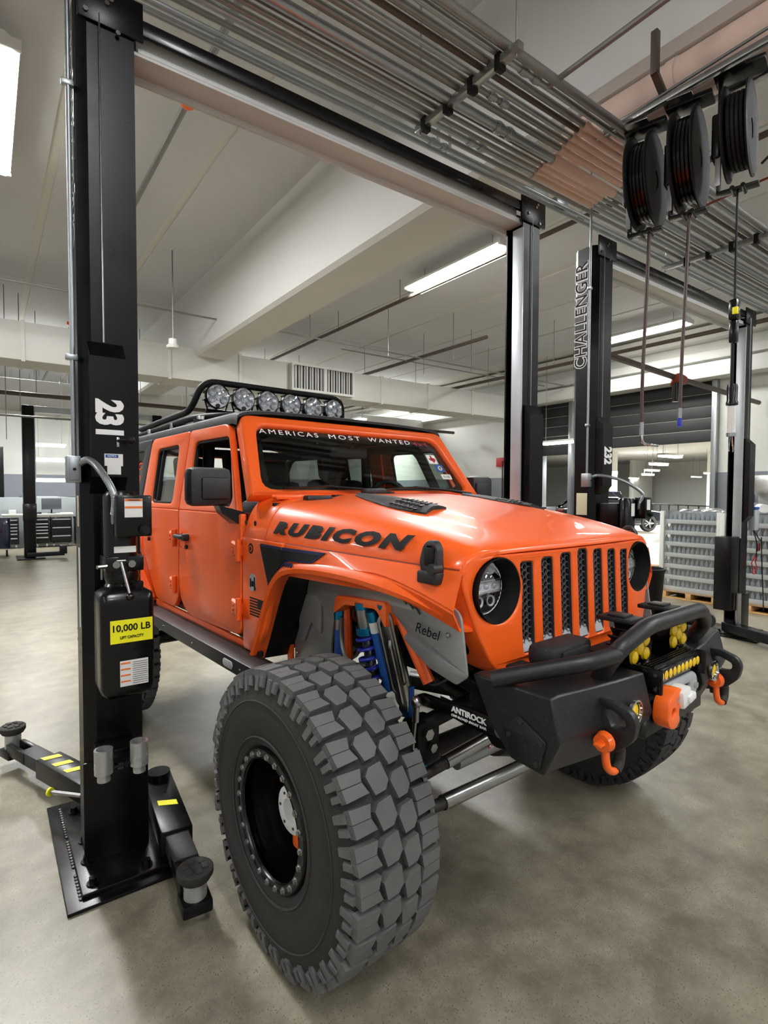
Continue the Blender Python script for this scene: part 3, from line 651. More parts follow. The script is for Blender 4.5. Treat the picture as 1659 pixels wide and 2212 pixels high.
# electrical feed of lift 231: conduit, clamps, switch box, flexible whip
def feed(xc, yc, zb, tgt, lab, ztop):
    e = empty('electrical_feed', (xc, yc, 0), 0, lab, 'conduit')
    MB().cyl((0, 0, zb), (0, 0, ztop), .0095, n=10).build('conduit', 'galv', e)
    for z in (2.15, 3.25): MB().bbox(-.026, .02, -.012, .012, z - .012, z + .012, .004).build('clamp', 'galv', e)
    bx = MB().bbox(-.03, .022, -.035, .035, zb - .11, zb, .004).build('switch_box', 'galv', e)
    MB().bbox(-.022, .014, -.040, -.035, zb - .1, zb - .01, .002).build('box_cover', 'galv', bx)
    MB().cyl((-.004, -.040, zb - .055), (-.004, -.052, zb - .055), .006, n=10).build('switch_toggle', 'black_matte', bx)
    t = Vector(tgt) - Vector((xc, yc, 0)); a = Vector((.02, -.02, zb - .03))
    path = smooth_path([a, a + Vector((.02, -.07, .012)), (a + t) / 2 + Vector((.0, -.075, .085)), t + Vector((-.004, -.045, .10)), t + Vector((0, -.02, .02))], 22)
    rr = [.0125 + (.0018 if i % 2 else 0) for i in range(len(path))]
    MB().tube(path, rr, 12).build('flexible_whip', 'galv', e)
    MB().tube([t + Vector((0, -.02, .02)), t + Vector((0, -.016, -.01)), t + Vector((.016, -.008, -.03)), t + Vector((.03, 0, -.03))], .012, 10).build('elbow_fitting', 'galv', e)
    return e
feed(.30, 2.60, 1.745, (.405, 2.37, 1.49), 'galvanised conduit with switch box and ribbed whip on the near column', 5.4)
# lift 232
L2, c2l, c2r, b2_, yf2_ = make_lift('two_post_lift', 'black two post lift numbered 232 standing right of the orange truck', 4.0, 7.06, 2.62, '232')
m2 = MB().lathe([(1.20, 0), (1.20, .06), (1.54, .06), (1.56, .05), (1.565, 0)], (4.13, 2.40, 0), (0, 0, 1), 24).build('motor', 'black_gloss', L2)
MB().bbox(4.07, 4.2, 2.44, 2.62, 1.3, 1.52, .006).build('mount_bracket', 'lift_black', m2)
cb2 = MB().bbox(4.17, 4.265, 2.27, 2.36, 1.40, 1.57, .006).build('control_box', 'black_gloss', L2)
card('warning_sticker', 'white', 4.19, 4.24, 1.47, 1.55, 2.27, cb2); card('warning_sticker', 'white', 4.09, 4.14, 1.42, 1.52, 2.340, m2)
MB().cyl((4.24, 2.27, 1.43), (4.24, 2.25, 1.43), .015, n=16).build('push_button', 'black_matte', cb2)
MB().bbox(4.04, 4.23, 2.29, 2.5, .8, 1.2, .03).build('oil_tank', 'black_gloss', L2)
MB().bbox(3.996, 3.999, 2.67, 2.77, 1.42, 1.60, .001).build('warning_sticker', 'cream', c2l); MB().bbox(3.994, 3.998, 2.64, 2.82, 1.22, 1.29, .001).build('data_sticker', 'white', c2l)
lift_arm(L2, (6.72, 2.66, 0), (6.3, 1.75, 0), .2, 0); lift_arm(L2, (4.3, 2.9, 0), (4.7, 3.5, 0), .2, 1)
lift_arm(L2, (4.3, 2.55, 0), (4.6, 1.9, 0), .2, 1); lift_arm(L2, (6.75, 2.95, 0), (6.2, 3.5, 0), .2, 1)
MB().bbox(6.62, 6.82, 2.62, 2.80, .3, 1.12, .01).build('carriage', 'lift_black', L2)
MB().cyl((6.72, 2.58, .1), (6.72, 2.58, .5), .03, n=14).build('lock_rod', 'steel', L2)
feed(3.975, 2.66, 1.76, (4.17, 2.34, 1.50), 'galvanised conduit with switch box and whip on the second lift column', 5.4)
# outlet boxes on the far column of lift 231
ob = empty('outlet_box', (3.33, 2.55, 1.42), 0, 'grey outlet box with black plugs on the far column above the hood', 'electrical box')
MB().bbox(-.05, .06, -.03, .03, -.09, .08, .005).build('box', 'galv', ob)
MB().tube(smooth_path([(.06, -.02, 0), (.11, -.03, .02), (.13, -.03, -.01), (.09, -.02, -.03), (.05, -.02, -.02)], 5), .008, 8).build('plug_cable', 'black_matte', ob)
# battery charger and cables hanging on the far column of lift 232
ch = empty('battery_charger', (7.12, 2.6, 1.3), 0, 'grey charger hanging on the far lift column beside wrapped pallets', 'charger')
MB().bbox(-.05, .06, -.04, .04, -.12, .12, .015).build('housing', 'silver_paint', ch)
MB().bbox(-.05, .06, -.04, .04, .12, .15, .01).build('cap', 'blue_sticker', ch)
cpth = [Vector((math.cos(t) * .055, -.02 + .008 * math.sin(t * 5), -.52 + math.sin(t) * .10)) for t in [k * .35 for k in range(90)]]
MB().tube(cpth, .006, 6).build('coiled_cable', 'red', ch)
MB().tube(smooth_path([(0, 0, -.12), (.02, -.03, -.25), (.0, -.04, -.36), (.05, -.02, -.44)], 6), .006, 6).tube(smooth_path([(.02, 0, -.12), (.12, -.03, -.24), (.24, 0, -.22), (.32, .02, -.45), (.42, .02, -1.1)], 6), .006, 6).build('power_lead', 'black_matte', ch)
for k in range(3): MB().bbox(.03 + k * .03, .045 + k * .03, -.04, -.02, -.36, -.27, .004).build('clamp_jaw', 'red' if k % 2 else 'black_matte', ch)
tag(MB().bbox(7.10, 7.18, 2.58, 2.64, 1.50, 1.60, .004).build('outlet_box', 'galv'), 'small grey outlet box above the charger on the far lift column', 'electrical box')
# bundled spare lifts far left
def far_lift(X0, X1, Y, H, lab):
    r = empty('two_post_lift', (X0, Y, 0), 0, lab, 'vehicle lift')
    W = X1 - X0
    for (a, n_) in ((0, 0), (W - .24, 1)):
        MB().bbox(a, a + .24, 0, .27, .0, H, .02).build('column', 'lift_black', r)
        MB().bbox(a + (.24 if n_ == 0 else -.02), a + (.26 if n_ == 0 else 0), .02, .2, 1.3, H - .05, .005).build('guide_rail', 'silver_paint', r)
        MB().bbox(a - .15, a + .4, -.3, .6, 0, .03, .005).build('base_plate', 'lift_black', r)
        MB().bbox(a - .02, a + .26, -.06, .0, .9, 1.3, .01).build('power_unit', 'black_gloss', r)
        MB().bbox(a + .05, a + .8, -.25, -.1, .06, .16, .01).bbox(a + .7, a + .85, -.27, -.08, .1, .3, .01).build('swing_arm', 'lift_black', r)
    MB().bbox(.2, W - .2, .05, .2, H - .15, H, .01).build('overhead_beam', 'silver_paint', r)
    return r
far_lift(.72, 3.85, 15.4, 3.62, 'distant two post lift in front of the tool benches at the left')
far_lift(-2.6, .45, 19.6, 2.9, 'more distant lift column at the left picture edge')
# ------------------------------------------------------------------ the orange off-road truck
J = empty('off_road_truck', (1.8102, 1.7605, 0), math.radians(3.7), 'orange four door off road truck on huge mud tyres parked in the lift', 'car')
def sx(z): return -.79 if z < 1.47 else -.79 + .16 * (z - 1.47)
def side_map(s, extra=0.0):
    return lambda u, v, w: (s * (-sx(v) + w + extra), u, v)
def panel(name, outs, s, m='orange', d=.03, bev=.006, extra=0.0, parent=J, label=None):
    return MB().plate(outs, d, bev, side_map(s, extra)).build(name, m, parent, smooth=50, label=label)
RA = 2.62
for s in (-1, 1):
    # dark inner skin that shows in the shut lines
    MB().box(min(s * .74, s * .765), max(s * .74, s * .765), .735, 2.2, .90, 1.50).build('inner_skin', 'orange_in', J, smooth=0)
    MB().box(min(s * .70, s * .780), max(s * .70, s * .780), .62, .735, 1.10, 1.38).build('inner_skin', 'orange_in', J, smooth=0)
    fd = [(.745, 1.497), (.745, .925), (1.42, .905), (1.565, .99), (1.565, 1.497)]
    fd_r = rpoly(fd, [.01, .06, .12, .10, .01])
    door = panel('front_door', [fd_r], s, extra=.004)
    rd = [(1.578, 1.497), (1.578, 1.0), (1.64, .915), (1.98, .915), (2.09, 1.03), (2.24, 1.20), (2.30, 1.497)]
    rdoor = panel('rear_door', [rpoly(rd, [.01, .08, .06, .06, .05, .05, .01])], s, extra=.004)
    # raised swage line on the doors, window frames
    for (dr, win, outer) in ((door, [(1.45, 1.527), (1.47, 1.885), (1.0, 1.882), (.865, 1.57), (.885, 1.527)], [(1.565, 1.497), (1.565, 1.955), (1.035, 1.95), (.79, 1.497)]),
                             (rdoor, [(1.70, 1.527), (1.72, 1.885), (2.13, 1.88), (2.11, 1.527)][::1], [(1.578, 1.497), (1.578, 1.955), (2.27, 1.955), (2.30, 1.497)])):
        wi = rpoly(win, .05); ou = rpoly(outer, [.005, .03, .06, .005])
        panel('window_frame', [ou, wi], s, d=.035, extra=.002, parent=dr)
        wi2 = rpoly([(a + (.012 if a < sum(p[0] for p in win) / len(win) else -.012), b + (.014 if b < 1.7 else -.014)) for a, b in win], .045)
        panel('window_seal', [wi, wi2], s, m='black_matte', d=.02, bev=.002, parent=dr)
        if s > 0 or dr is rdoor:
            panel('window_glass', [wi2], s, m='glass_dark' if s > 0 and dr is rdoor else 'glass', d=.006, bev=0, extra=-.006, parent=dr)
    MB().plate([[(2.02, 1.53), (2.035, 1.53), (2.045, 1.885), (2.03, 1.885)]], .02, 0, side_map(s, 0)).build('window_divider', 'black_matte', rdoor)
    # hinges (four) and handles
    for (dr, y, zs_) in ((door, .79, (1.33, 1.055)), (rdoor, 1.66, (1.33, 1.055))):
        for z in zs_:
            h = MB()
            h.hull8([(s * .795, y - .055, z - .03), (s * .795, y + .055, z - .045), (s * .795, y + .055, z + .045), (s * .795, y - .055, z + .03)],
                    [(s * .828, y - .045, z - .02), (s * .820, y + .035, z - .03), (s * .820, y + .035, z + .03), (s * .828, y - .045, z + .02)])
            h.cyl((s * .822, y - .05, z - .05), (s * .822, y - .05, z + .05), .014, n=10)
            h.cyl((s * .82, y + .01, z + .012), (s * .828, y + .01, z + .012), .008, n=6).cyl((s * .82, y + .01, z - .012), (s * .828, y + .01, z - .012), .008, n=6)
            h.build('hinge', 'orange', dr)
    for (dr, y) in ((door, 1.49), (rdoor, 2.17)):
        hh = MB().tube(round_path([(s * .79, y + .075, 1.345), (s * .84, y + .06, 1.345), (s * .84, y - .06, 1.345), (s * .79, y - .07, 1.345)], .02), .0125, 10).bbox(min(s * .79, s * .84), max(s * .79, s * .84), y - .085, y - .045, 1.325, 1.365, .008).build('door_handle', 'plastic', dr)
        MB().lathe([(0, .045), (.004, .04), (.002, 0)], (s * .812, y - .0, 1.325), (-s, 0, 0), 18).build('handle_cup', 'orange', dr)
        MB().cyl((s * .81, y - .065, 1.29), (s * .822, y - .065, 1.29), .012, n=14).build('lock_cylinder', 'black_gloss', dr)
    # rocker, quarter panel, cowl side
    panel('rocker_panel', [[(.60, .868), (2.02, .868), (2.02, .905), (.60, .905)]], s, d=.02, bev=.003)
    panel('rear_quarter', [rpoly([(2.315, 1.497), (2.27, 1.22), (2.12, 1.02), (2.03, .90), (2.08, .88), (2.30, 1.17), (2.45, 1.25), (2.95, 1.24), (3.14, 1.0), (3.14, 1.497)], .02)], s, d=.03)
    MB().tube(smooth_path([(s * .82, 2.04, .90), (s * .86, 2.22, 1.13), (s * .88, 2.45, 1.28), (s * .88, 2.9, 1.28), (s * .86, 3.12, 1.12)], 5), .035, 8).build('rear_fender', 'orange', J)
    cow = [(.733, 1.391), (.733, .875), (.615, .875), (.53, .98), (.45, 1.20), (.36, 1.30), (.36, 1.388)]
    cp = panel('cowl_side', [rpoly(cow, [.002, .02, .01, .02, .02, .01, 0])], s, d=.03)
    # fender top between hood seam and flare
    def fx(y): return .79 - .13 * max(0, min(1, (.45 - y) / .93)) ** 1.3
    def hw(y): return .625 + .170 * max(0, min(1, (y + .48) / .88)) ** .9
    def zs(y): return 1.357 + .040 * (y + .48) / .98
    def side_x(y, z):
        zf = 1.32 if y > -.15 else 1.32 - .09 * ((-.15 - y) / .33) ** 1.4
        t_ = max(0, min(1, (z - zf) / max(.01, zs(y) - zf))); return (fx(y) + .013) * (1 - t_) + (hw(y) + .008) * t_
    rows = []
    for i in range(17):
        y = .40 - i * (.40 + .475) / 16
        zf = 1.32 if y > -.15 else 1.32 - .09 * ((-.15 - y) / .33) ** 1.4
        rows.append([Vector((s * (hw(y) - .03), y, zs(y))), Vector((s * (hw(y) + .008), y, zs(y) - .007)), Vector((s * side_x(y, zs(y) * .6 + zf * .4), y, (zs(y) * .6 + zf * .4))), Vector((s * (fx(y) + .013), y, zf)), Vector((s * (fx(y) - .02), y, zf - .06)), Vector((s * (fx(y) - .10), y, zf - .07))])
    MB().slab(rows, (0, 0, -.012)).build('front_fender', 'orange', J, smooth=35)
    # flare
    pth = smooth_path([(0, .625, .83), (0, .575, .92), (0, .47, 1.13), (0, .40, 1.225), (0, .31, 1.268), (0, .15, 1.283), (0, -.08, 1.275), (0, -.27, 1.247), (0, -.37, 1.218), (0, -.425, 1.200)], 4)
    rows = []
    for i, p in enumerate(pth):
        t = (pth[min(i + 1, len(pth) - 1)] - pth[max(i - 1, 0)]).normalized(); nrm = Vector((0, t.z, -t.y)); nrm = nrm if nrm.z > 0 or nrm.y > 0 else -nrm
        if i < 8: nrm = Vector((0, abs(nrm.y), abs(nrm.z))) if nrm.y > 0 else Vector((0, -nrm.y, -nrm.z))
        te = max(0, min(1, (-.22 - p.y) / .2)); w = .036 * (1 - .55 * te); X_ = fx(p.y) + .03 - .035 * te; f_ = min(1, i / 10) * (1 - te)
        q = p + nrm * w
        rows.append([Vector((s * X_, p.y, p.z)), Vector((s * (X_ + .004), (p.y + q.y) / 2, (p.z + q.z) / 2)), Vector((s * (X_ - .008), q.y, q.z)), Vector((s * (X_ - .02), q.y + nrm.y * .008, q.z + nrm.z * .008)), Vector((s * (X_ - .08 - .03 * f_), q.y + nrm.y * .02, q.z + nrm.z * (.015 + .02 * f_))), Vector((s * (X_ - .09), p.y + nrm.y * .018, p.z + nrm.z * .018)), Vector((s * (X_ - .02), p.y, p.z)), Vector((s * X_, p.y, p.z))])
    fl = MB().grid(rows).add(rows[0][:-1], [tuple(range(7))]).add(rows[-1][:-1], [tuple(range(7))]).build('fender_flare', 'orange', J, smooth=35)
    for k in range(3): MB().bbox(min(s * .80, s * .809), max(s * .80, s * .809), .325 - k * .022, .335 - k * .022, 1.296 , 1.313, .001, Matrix.Identity(4)).build('vent_slot', 'navy', fl)
    # inner fender: black rear wall, orange edge, aluminium liner with cut-out, shock tower
    MB().slab([[Vector((s * .775, p.y + .015, p.z + .005)), Vector((s * .60, p.y + .01, p.z + .0))] for p in pth[:14]], (0, .012, .004)).build('wheel_well', 'black_gloss', J)
    lin = [(.60, .80), (.60, 1.13), (.53, 1.235), (.40, 1.30), (.0, 1.31), (-.25, 1.29), (-.47, 1.22), (-.50, 1.02), (-.455, .985), (-.33, 1.01), (-.21, 1.075), (-.12, 1.165), (-.03, 1.19), (.15, 1.175), (.27, 1.10), (.30, .94), (.30, .80)]
    def lmap(u, v, w, s=s): return (s * (.60 + w + (.03 if u < -.2 else .05 * max(0, (v - 1.1) / .2))), u, v)
    ln = MB().plate([rpoly(lin, [0, .05, .05, .05, 0, .05, .03, .01, .01, .01, .03, .04, .04, .04, .06, .02, 0])], .01, .002, lmap).build('inner_fender', 'aluminium', J, smooth=30, label='brushed metal inner fender with script lettering')
    MB().plate([[(.635, .80), (.635, 1.14), (.56, 1.255), (.55, 1.235), (.605, 1.13), (.605, .80)]], .02, .002, lambda u, v, w, s=s: (s * (.615 + w), u, v)).build('liner_edge', 'orange', ln)
    MB().plate([rpoly([(.54, .92), (.54, 1.13), (.40, 1.15), (.36, 1.10), (.36, .98), (.44, 1.02), (.50, .92)], .01)], .012, .003, lambda u, v, w, s=s: (s * (.612 + w), u, v)).build('pressed_panel', 'aluminium', ln)
    for (yy, zz) in ((.57, .85), (.57, 1.0), (.57, 1.12), (.5, 1.22), (.36, 1.27), (.10, 1.27), (-.3, 1.22), (-.42, 1.14)):
        MB().lathe([(0, 0), (0, .009), (-.005, .005), (-.006, 0)], (s * (.612 + (.03 if yy < -.2 else .04 * max(0, (zz - 1.1) / .2))), yy, zz), (-s, 0, 0), 10).build('rivet', 'steel', ln)
    for k in range(6):
        MB().bbox(-.0015, .0015, -.022, .022, -.003, .003, .0005, Matrix.Translation((s * .640, -.10 - k * .035, 1.26 - k * .012)) @ Matrix.Rotation(.7, 4, 'X')).build('louvre_slot', 'lens_black', ln)
    MB().bbox(min(s * .30, s * .58), max(s * .30, s * .58), -.44, .56, 1.06, 1.33, .02).build('engine_bay', 'lens_black', J)
    MB().plate([rpoly([(.20, 1.18), (.22, 1.10), (.14, 1.15), (-.06, 1.165), (-.12, 1.10), (-.12, 1.20)], .02)], .14, .004, lambda u, v, w, s=s: (s * (.60 + w - .02), u, v)).build('shock_tower', 'orange_bright', J)
    MB().tube(round_path([(s * .585, -.12, 1.15), (s * .585, -.23, 1.0), (s * .575, -.27, .93)], .04), .022, 8).build('tower_brace', 'orange', J)
    MB().tube([(s * .585, .21, 1.12), (s * .58, .20, .84)], .018, 8).build('tower_brace', 'orange', J)
    # frame rail, step bar
    MB().bbox(min(s * .36, s * .46), max(s * .36, s * .46), -.60, 3.1, .90, 1.03, .012).build('frame_rail', 'black_matte', J)
    MB().cyl((s * .46, -.40, .965), (s * .475, -.40, .965), .032, n=20).build('frame_port', 'lens_black', J)
    stp = MB().bbox(min(s * .79, s * .905), max(s * .79, s * .905), .45, 2.45, .80, .868, .006).build('rock_slider', 'bumper_black', J)
    MB().bbox(min(s * .775, s * .80), max(s * .775, s * .80), .58, 2.45, .862, .885, .004).build('seal_strip', 'black_matte', stp)
    for y in (.55, 1.1, 1.55, 2.0): MB().sphere((s * .906, y, .835), .006, 8).build('screw', 'chrome', stp)
    if s < 0: MB().plate([rrect(.62, .72, .817, .852, .017)], .004, .001, lambda u, v, w: (-.908 + w, u, v)).build('oval_badge', 'silver_paint', stp, label='small oval silver badge on the step')
    # black fender vent with navy edge
    v1 = rpoly([(.548, 1.375), (.105, 1.368), (.175, 1.322), (.335, 1.318), (.43, 1.23), (.468, 1.195)], [.015, .005, .01, .02, .01, .01])
    v2 = rpoly([(.538, 1.364), (.13, 1.357), (.18, 1.33), (.34, 1.325), (.435, 1.235), (.462, 1.21)], [.01, .005, .01, .02, .01, .01])
    def vm(e):
        def g(u, v, w, s=s):
            base = .8055 if u > .38 else max(side_x(u, v), side_x(u, 1.36)) + .0005
            return (s * (base + e + w), u, v)
        return g
    def clipped(poly, fn_):
        out = MB()
        for a_, b_ in zip((.05, .12, .17, .22, .26, .30, .34, .38), (.12, .17, .22, .26, .30, .34, .38, .60)):
            q = list(poly)
            for (lim, sg) in ((a_, 1), (b_, -1)):
                r_ = []
                for i_ in range(len(q)):
                    p_, n_ = q[i_ - 1], q[i_]
                    ip, in_ = sg * (p_[0] - lim) >= 0, sg * (n_[0] - lim) >= 0
                    if ip != in_:
                        t = (lim - p_[0]) / (n_[0] - p_[0]); r_.append((lim, p_[1] + (n_[1] - p_[1]) * t))
                    if in_: r_.append(n_)
                q = r_
                if not q: break
            if len(q) > 2: out.plate([q], .006, 0, fn_)
        return out
    vv = clipped(v1, vm(.004)).build('fender_vent', 'navy', J, label='black fender vent panel with a navy edge')
    clipped(v2, vm(.0065)).build('vent_face', 'black_matte', vv)
    # mirrors
    mr = MB().bbox(min(s * .835, s * 1.035), max(s * .835, s * 1.035), .76, .86, 1.535, 1.71, .03).build('side_mirror', 'plastic', J)
    MB().bbox(min(s * .855, s * .985), max(s * .855, s * .985), .748, .77, 1.565, 1.665, .012).build('mirror_cap', 'plastic', mr)
    MB().hull8([(s * .78, .76, 1.505), (s * .78, .88, 1.50), (s * .78, .88, 1.43), (s * .78, .76, 1.43)], [(s * .90, .78, 1.54), (s * .90, .84, 1.54), (s * .88, .84, 1.50), (s * .88, .78, 1.50)]).build('mirror_arm', 'black_gloss', mr)
    MB().box(min(s * .85, s * 1.02), max(s * .85, s * 1.02), .858, .862, 1.555, 1.69).build('mirror_glass', 'chrome', mr)
    # hood latch
    la = empty('hood_latch', (0, 0, 0)); la.parent = J
    MB().plate([rpoly([(-.415, 1.335), (-.335, 1.335), (-.325, 1.375), (-.335, 1.425), (-.355, 1.445), (-.385, 1.445), (-.405, 1.42)], .012), rrect(-.392, -.352, 1.365, 1.425, .01)], .03, .005, lambda u, v, w, s=s: (s * (.665 + w - .12 * max(0, v - 1.37)), u, v)).build('latch_loop', 'plastic', la)
    MB().bbox(-.018, .018, -.02, .02, -.03, .03, .004, Matrix.Translation((s * .665, -.372, 1.392))).build('latch_hook', 'black_matte', la)
    MB().bbox(-.02, .02, -.045, .045, -.02, .02, .006, Matrix.Translation((s * .672, -.372, 1.325))).cyl((s * .66, -.40, 1.355), (s * .70, -.40, 1.355), .018, n=16).build('latch_base', 'plastic', la)
for (y, z) in ((.60, 1.46), (.69, 1.46)):
    MB().lathe([(0, 0), (0, .010), (.003, .012), (.003, 0)], (-.803, y, z), (-1, 0, 0), 14).build('plug', 'lens_black', J)
bd = MB().lathe([(0, 0), (0, .024), (.003, .024), (.003, 0)], (-.803, .645, 1.345), (-1, 0, 0), 20).build('round_badge', 'black_matte', J, label='small round badge on the cowl side')
MB().lathe([(0, .010), (0, .014), (.002, .014), (.002, .010)], (-.806, .645, 1.345), (-1, 0, 0), 16).build('badge_ring', 'orange', bd)
# black stripes flag decal
flg = empty('flag_decal', (0, 0, 0)); flg.parent = J; flg['label'] = 'small black striped flag decal behind the wheel arch'
for k in range(7):
    y1_ = .655 if True else 0; y0_ = .535 if k > 3 else .59
    a = 1.125 - k * .0125
    MB().box(-.8075, -.8060, .525 if k > 3 else .582, .655, a - .006, a).build('stripe', 'text_black', flg, smooth=0)
MB().box(-.8075, -.8060, .525, .578, 1.125 - .044, 1.125).build('canton', 'black_matte', flg, smooth=0)
MB().plate([rpoly([(.66, 1.165), (.655, 1.225), (.63, 1.235), (.60, 1.225), (.595, 1.18), (.61, 1.16), (.64, 1.15)], .01)], .002, 0, lambda u, v, w: (-.806 + w, u, v)).build('sticker', 'silver_paint', J, label='small grey and black jagged sticker above the flag decal')
MB().bbox(-.8085, -.8055, .615, .635, 1.175, 1.20, .0005).box(-.8085, -.8055, .60, .61, 1.16, 1.22).box(-.8085, -.8055, .64, .65, 1.17, 1.21).build('sticker_mark', 'text_black', J)
# ---- hood
def smst(a, b, x):
    t = max(0, min(1, (x - a) / (b - a))); return t * t * (3 - 2 * t)
zt_pts = [(-.515, 1.410), (-.50, 1.421), (-.47, 1.433), (-.40, 1.45), (-.27, 1.48), (0, 1.522), (.25, 1.552), (.56, 1.575)]
def ztop(y):
    for (a, za), (b, zb) in zip(zt_pts, zt_pts[1:]):
        if y <= b: return za + (zb - za) * (y - a) / (b - a)
    return zt_pts[-1][1]
G = [(0, 0), (.3, .0), (.55, .02), (.75, .09), (.86, .2), (.93, .38), (.97, .62), (1.0, 1.0)]
def gd(u):
    u = abs(u); return .25 * u ** 6 + .75 * u ** 20
def hoodz(x, y):
    u = x / hw(y); u = max(-1, min(1, u))
    D = ztop(y) - zs(max(y, -.48))
    z = ztop(y) - D * gd(u)
    bul = .022 * (1 - smst(.40, .62, abs(u))) * smst(-.42, -.15, y)
    return z + bul
us = [-1 + 2 * k / 60 for k in range(61)]
us = [math.copysign(abs(u) ** .55, u) for u in us]
ys = [-.515, -.508, -.50, -.485, -.47, -.44, -.40, -.35] + [-.30 + k * .08 for k in range(11)] + [.515, .522]
def hoodp(u, y):
    # plan sweep of the front edge and rounded front corners
    fy = y + (.09 * (u * hw(y)) ** 2) * max(0, min(1, (.1 - y) / .6)) + .045 * max(0, abs(u) - .88) / .12 * max(0, min(1, (-.3 - y) / .2))
    return Vector((u * hw(y), fy, hoodz(u * hw(y), y)))
hood = MB().slab([[hoodp(u, y) for u in us] for y in ys], (0, 0, -.010)).build('hood', 'orange', J, smooth=55, label='orange hood with black lettering and raised centre')
# seam line
for s in (-1, 1):
    MB().tube([(s * (hw(y) + .001), y, zs(y) - .006) for y in [-.46 + k * .1 for k in range(10)]], .004, 6).build('hood_seam', 'orange_in', J)
# hood lettering
def rub(x, y, z):
    yy = .105 - x * 1.0; zc = 1.4345 + (yy - .1) * .035 + y
    D = ztop(yy) - zs(yy); 
    # find x on the hood side where the height equals zc
    lo, hi = .5, 1.0
    for _ in range(18):
        m_ = (lo + hi) / 2
        if hoodz(m_ * hw(yy), yy) > zc: lo = m_
        else: hi = m_
    return (-(lo * hw(yy)) - .0045 - z * .5, yy, zc + .003)
def finer(P, F): return P, F
text('hood_lettering', 'RUBICON', 'text_black', .1, (0, 0, 0), (1, 0, 0), (0, 1, 0), J, bend=rub, width=.715, height=.054, offset=.007, shear=.22, spacing=1.28, depth=.001, fine=.014, label='black hood lettering')
# black scoop vents
for s in (-1, 1):
    P = []
    for i in range(9):
        t = i / 8; y = .43 - t * .48; w = .085 * math.sin(min(1, t * 1.15 + .08) * PI * .55) if t < .8 else .085 * (1 - (t - .8) * 1.5)
        xc = s * (.365 - .02 * t)
        P.append([Vector((xc + w * q, y - abs(q) * .02 * t, hoodz(xc + w * q, y) + .012 * (1 - abs(q) ** 2) + .004)) for q in (-1, -.8, -.4, 0, .4, .8, 1)])
    sc = MB().slab(P, (0, 0, -.02)).build('hood_vent', 'top_black', J)
    for k in range(6):
        for q in range(4):
            y = .13 - k * .028; xx = s * .35 + (q - 1.5) * .036
            MB().bbox(-.015, .015, -.007, .007, -.002, .0012, .0006, Matrix.Translation((xx, y, hoodz(xx, y) + .0045 + .012 * (1 - ((q - 1.5) * .036 / .085) ** 2)))).build('vent_slot', 'lens_black', sc)
# cowl, hinges, wipers
def cowl_row(y, z):
    return [Vector((u * .797, y, z - (z - 1.397) * gd(u))) for u in us]
MB().slab([cowl_row(y, z) for (y, z) in ((.529, 1.566), (.534, 1.572), (.60, 1.578), (.66, 1.584), (.70, 1.592), (.733, 1.60))], (0, 0, -.02)).build('cowl', 'orange', J)
MB().bbox(-.40, .42, .565, .60, 1.572, 1.588, .004).build('cowl_grille', 'top_black', J)
for s in (-1, 1):
    MB().bbox(min(s * .46, s * .60), max(s * .46, s * .60), .49, .54, 1.555, 1.585, .01).build('hood_bumper', 'plastic', J)
    MB().bbox(min(s * .56, s * .70), max(s * .56, s * .70), .60, .64, 1.565, 1.585, .006).cyl((s * .52, .61, 1.58), (s * .72, .61, 1.58), .009, n=8).build('windshield_hinge', 'orange', J)
    MB().bbox(min(s * .12, s * .26), max(s * .12, s * .26), .50, .55, 1.585, 1.62, .012).build('washer_nozzle', 'plastic', J) if s < 0 else None
for (x0, x1) in ((-.155, -.50), (.46, .11)):
    wp = MB().tube([(x0 + .15, .585, 1.592), (x0 + .04, .645, 1.612), (x1 + .12, .683, 1.632)], [.010, .008, .006], 8).build('wiper_arm', 'black_matte', J)
    MB().tube([(x1 - .12, .678, 1.618), (x1 + .12, .680, 1.630), (x1 + .36, .678, 1.618)], .006, 6).build('wiper_blade', 'lens_black', wp)
# ---- windshield
WL = .497; wdir = Vector((0, .285, .405)).normalized(); wn = Vector((0, -.405, .285)).normalized()
def wmap(e=0.0): return lambda u, v, w: tuple(Vector((u, .690, 1.580)) + wdir * v + wn * (w + e))
hole = rpoly([(-.715, .035), (.715, .035), (.635, .435), (-.635, .435)], .07)
MB().plate([rpoly([(-.785, 0), (.785, 0), (.708, WL), (-.708, WL)], [.01, .01, .06, .06], 6), hole], .07, .014, wmap(-.02)).build('windshield_frame', 'orange', J, smooth=50)
ws = MB().plate([hole], .006, 0, wmap(-.012)).build('windshield_glass', 'glass', J, smooth=0)
MB().plate([hole, rpoly([(-.69, .07), (.69, .07), (.632, .385), (-.632, .385)], .10)], .002, 0, wmap(-.018)).build('glass_border', 'lens_black', ws, smooth=0)
def wbend(x, y, z): return wmap(-.005)(x, .405 + y, z)
for (w_, xa, xb) in (('AMERICAS', -.622, -.265), ('MOST', -.195, .025), ('WANTED', .085, .415)):
    text('banner_lettering', w_, 'text_white', .05, (0, 0, 0), (1, 0, 0), (0, 1, 0), ws, bend=lambda x, y, z, c_=(xa + xb) / 2: wmap(-.003)(x + c_, .407 + y, z), width=xb - xa, height=.030, offset=.0, spacing=1.35, depth=.001)
text('banner_lettering', '4x4', 'red', .05, (0, 0, 0), (1, 0, 0), (0, 1, 0), ws, bend=lambda x, y, z: wmap(-.006)(x + .505, .405 + y, z), width=.12, height=.030, offset=.0, spacing=1.2, depth=.001, label='red 4x4 lettering')
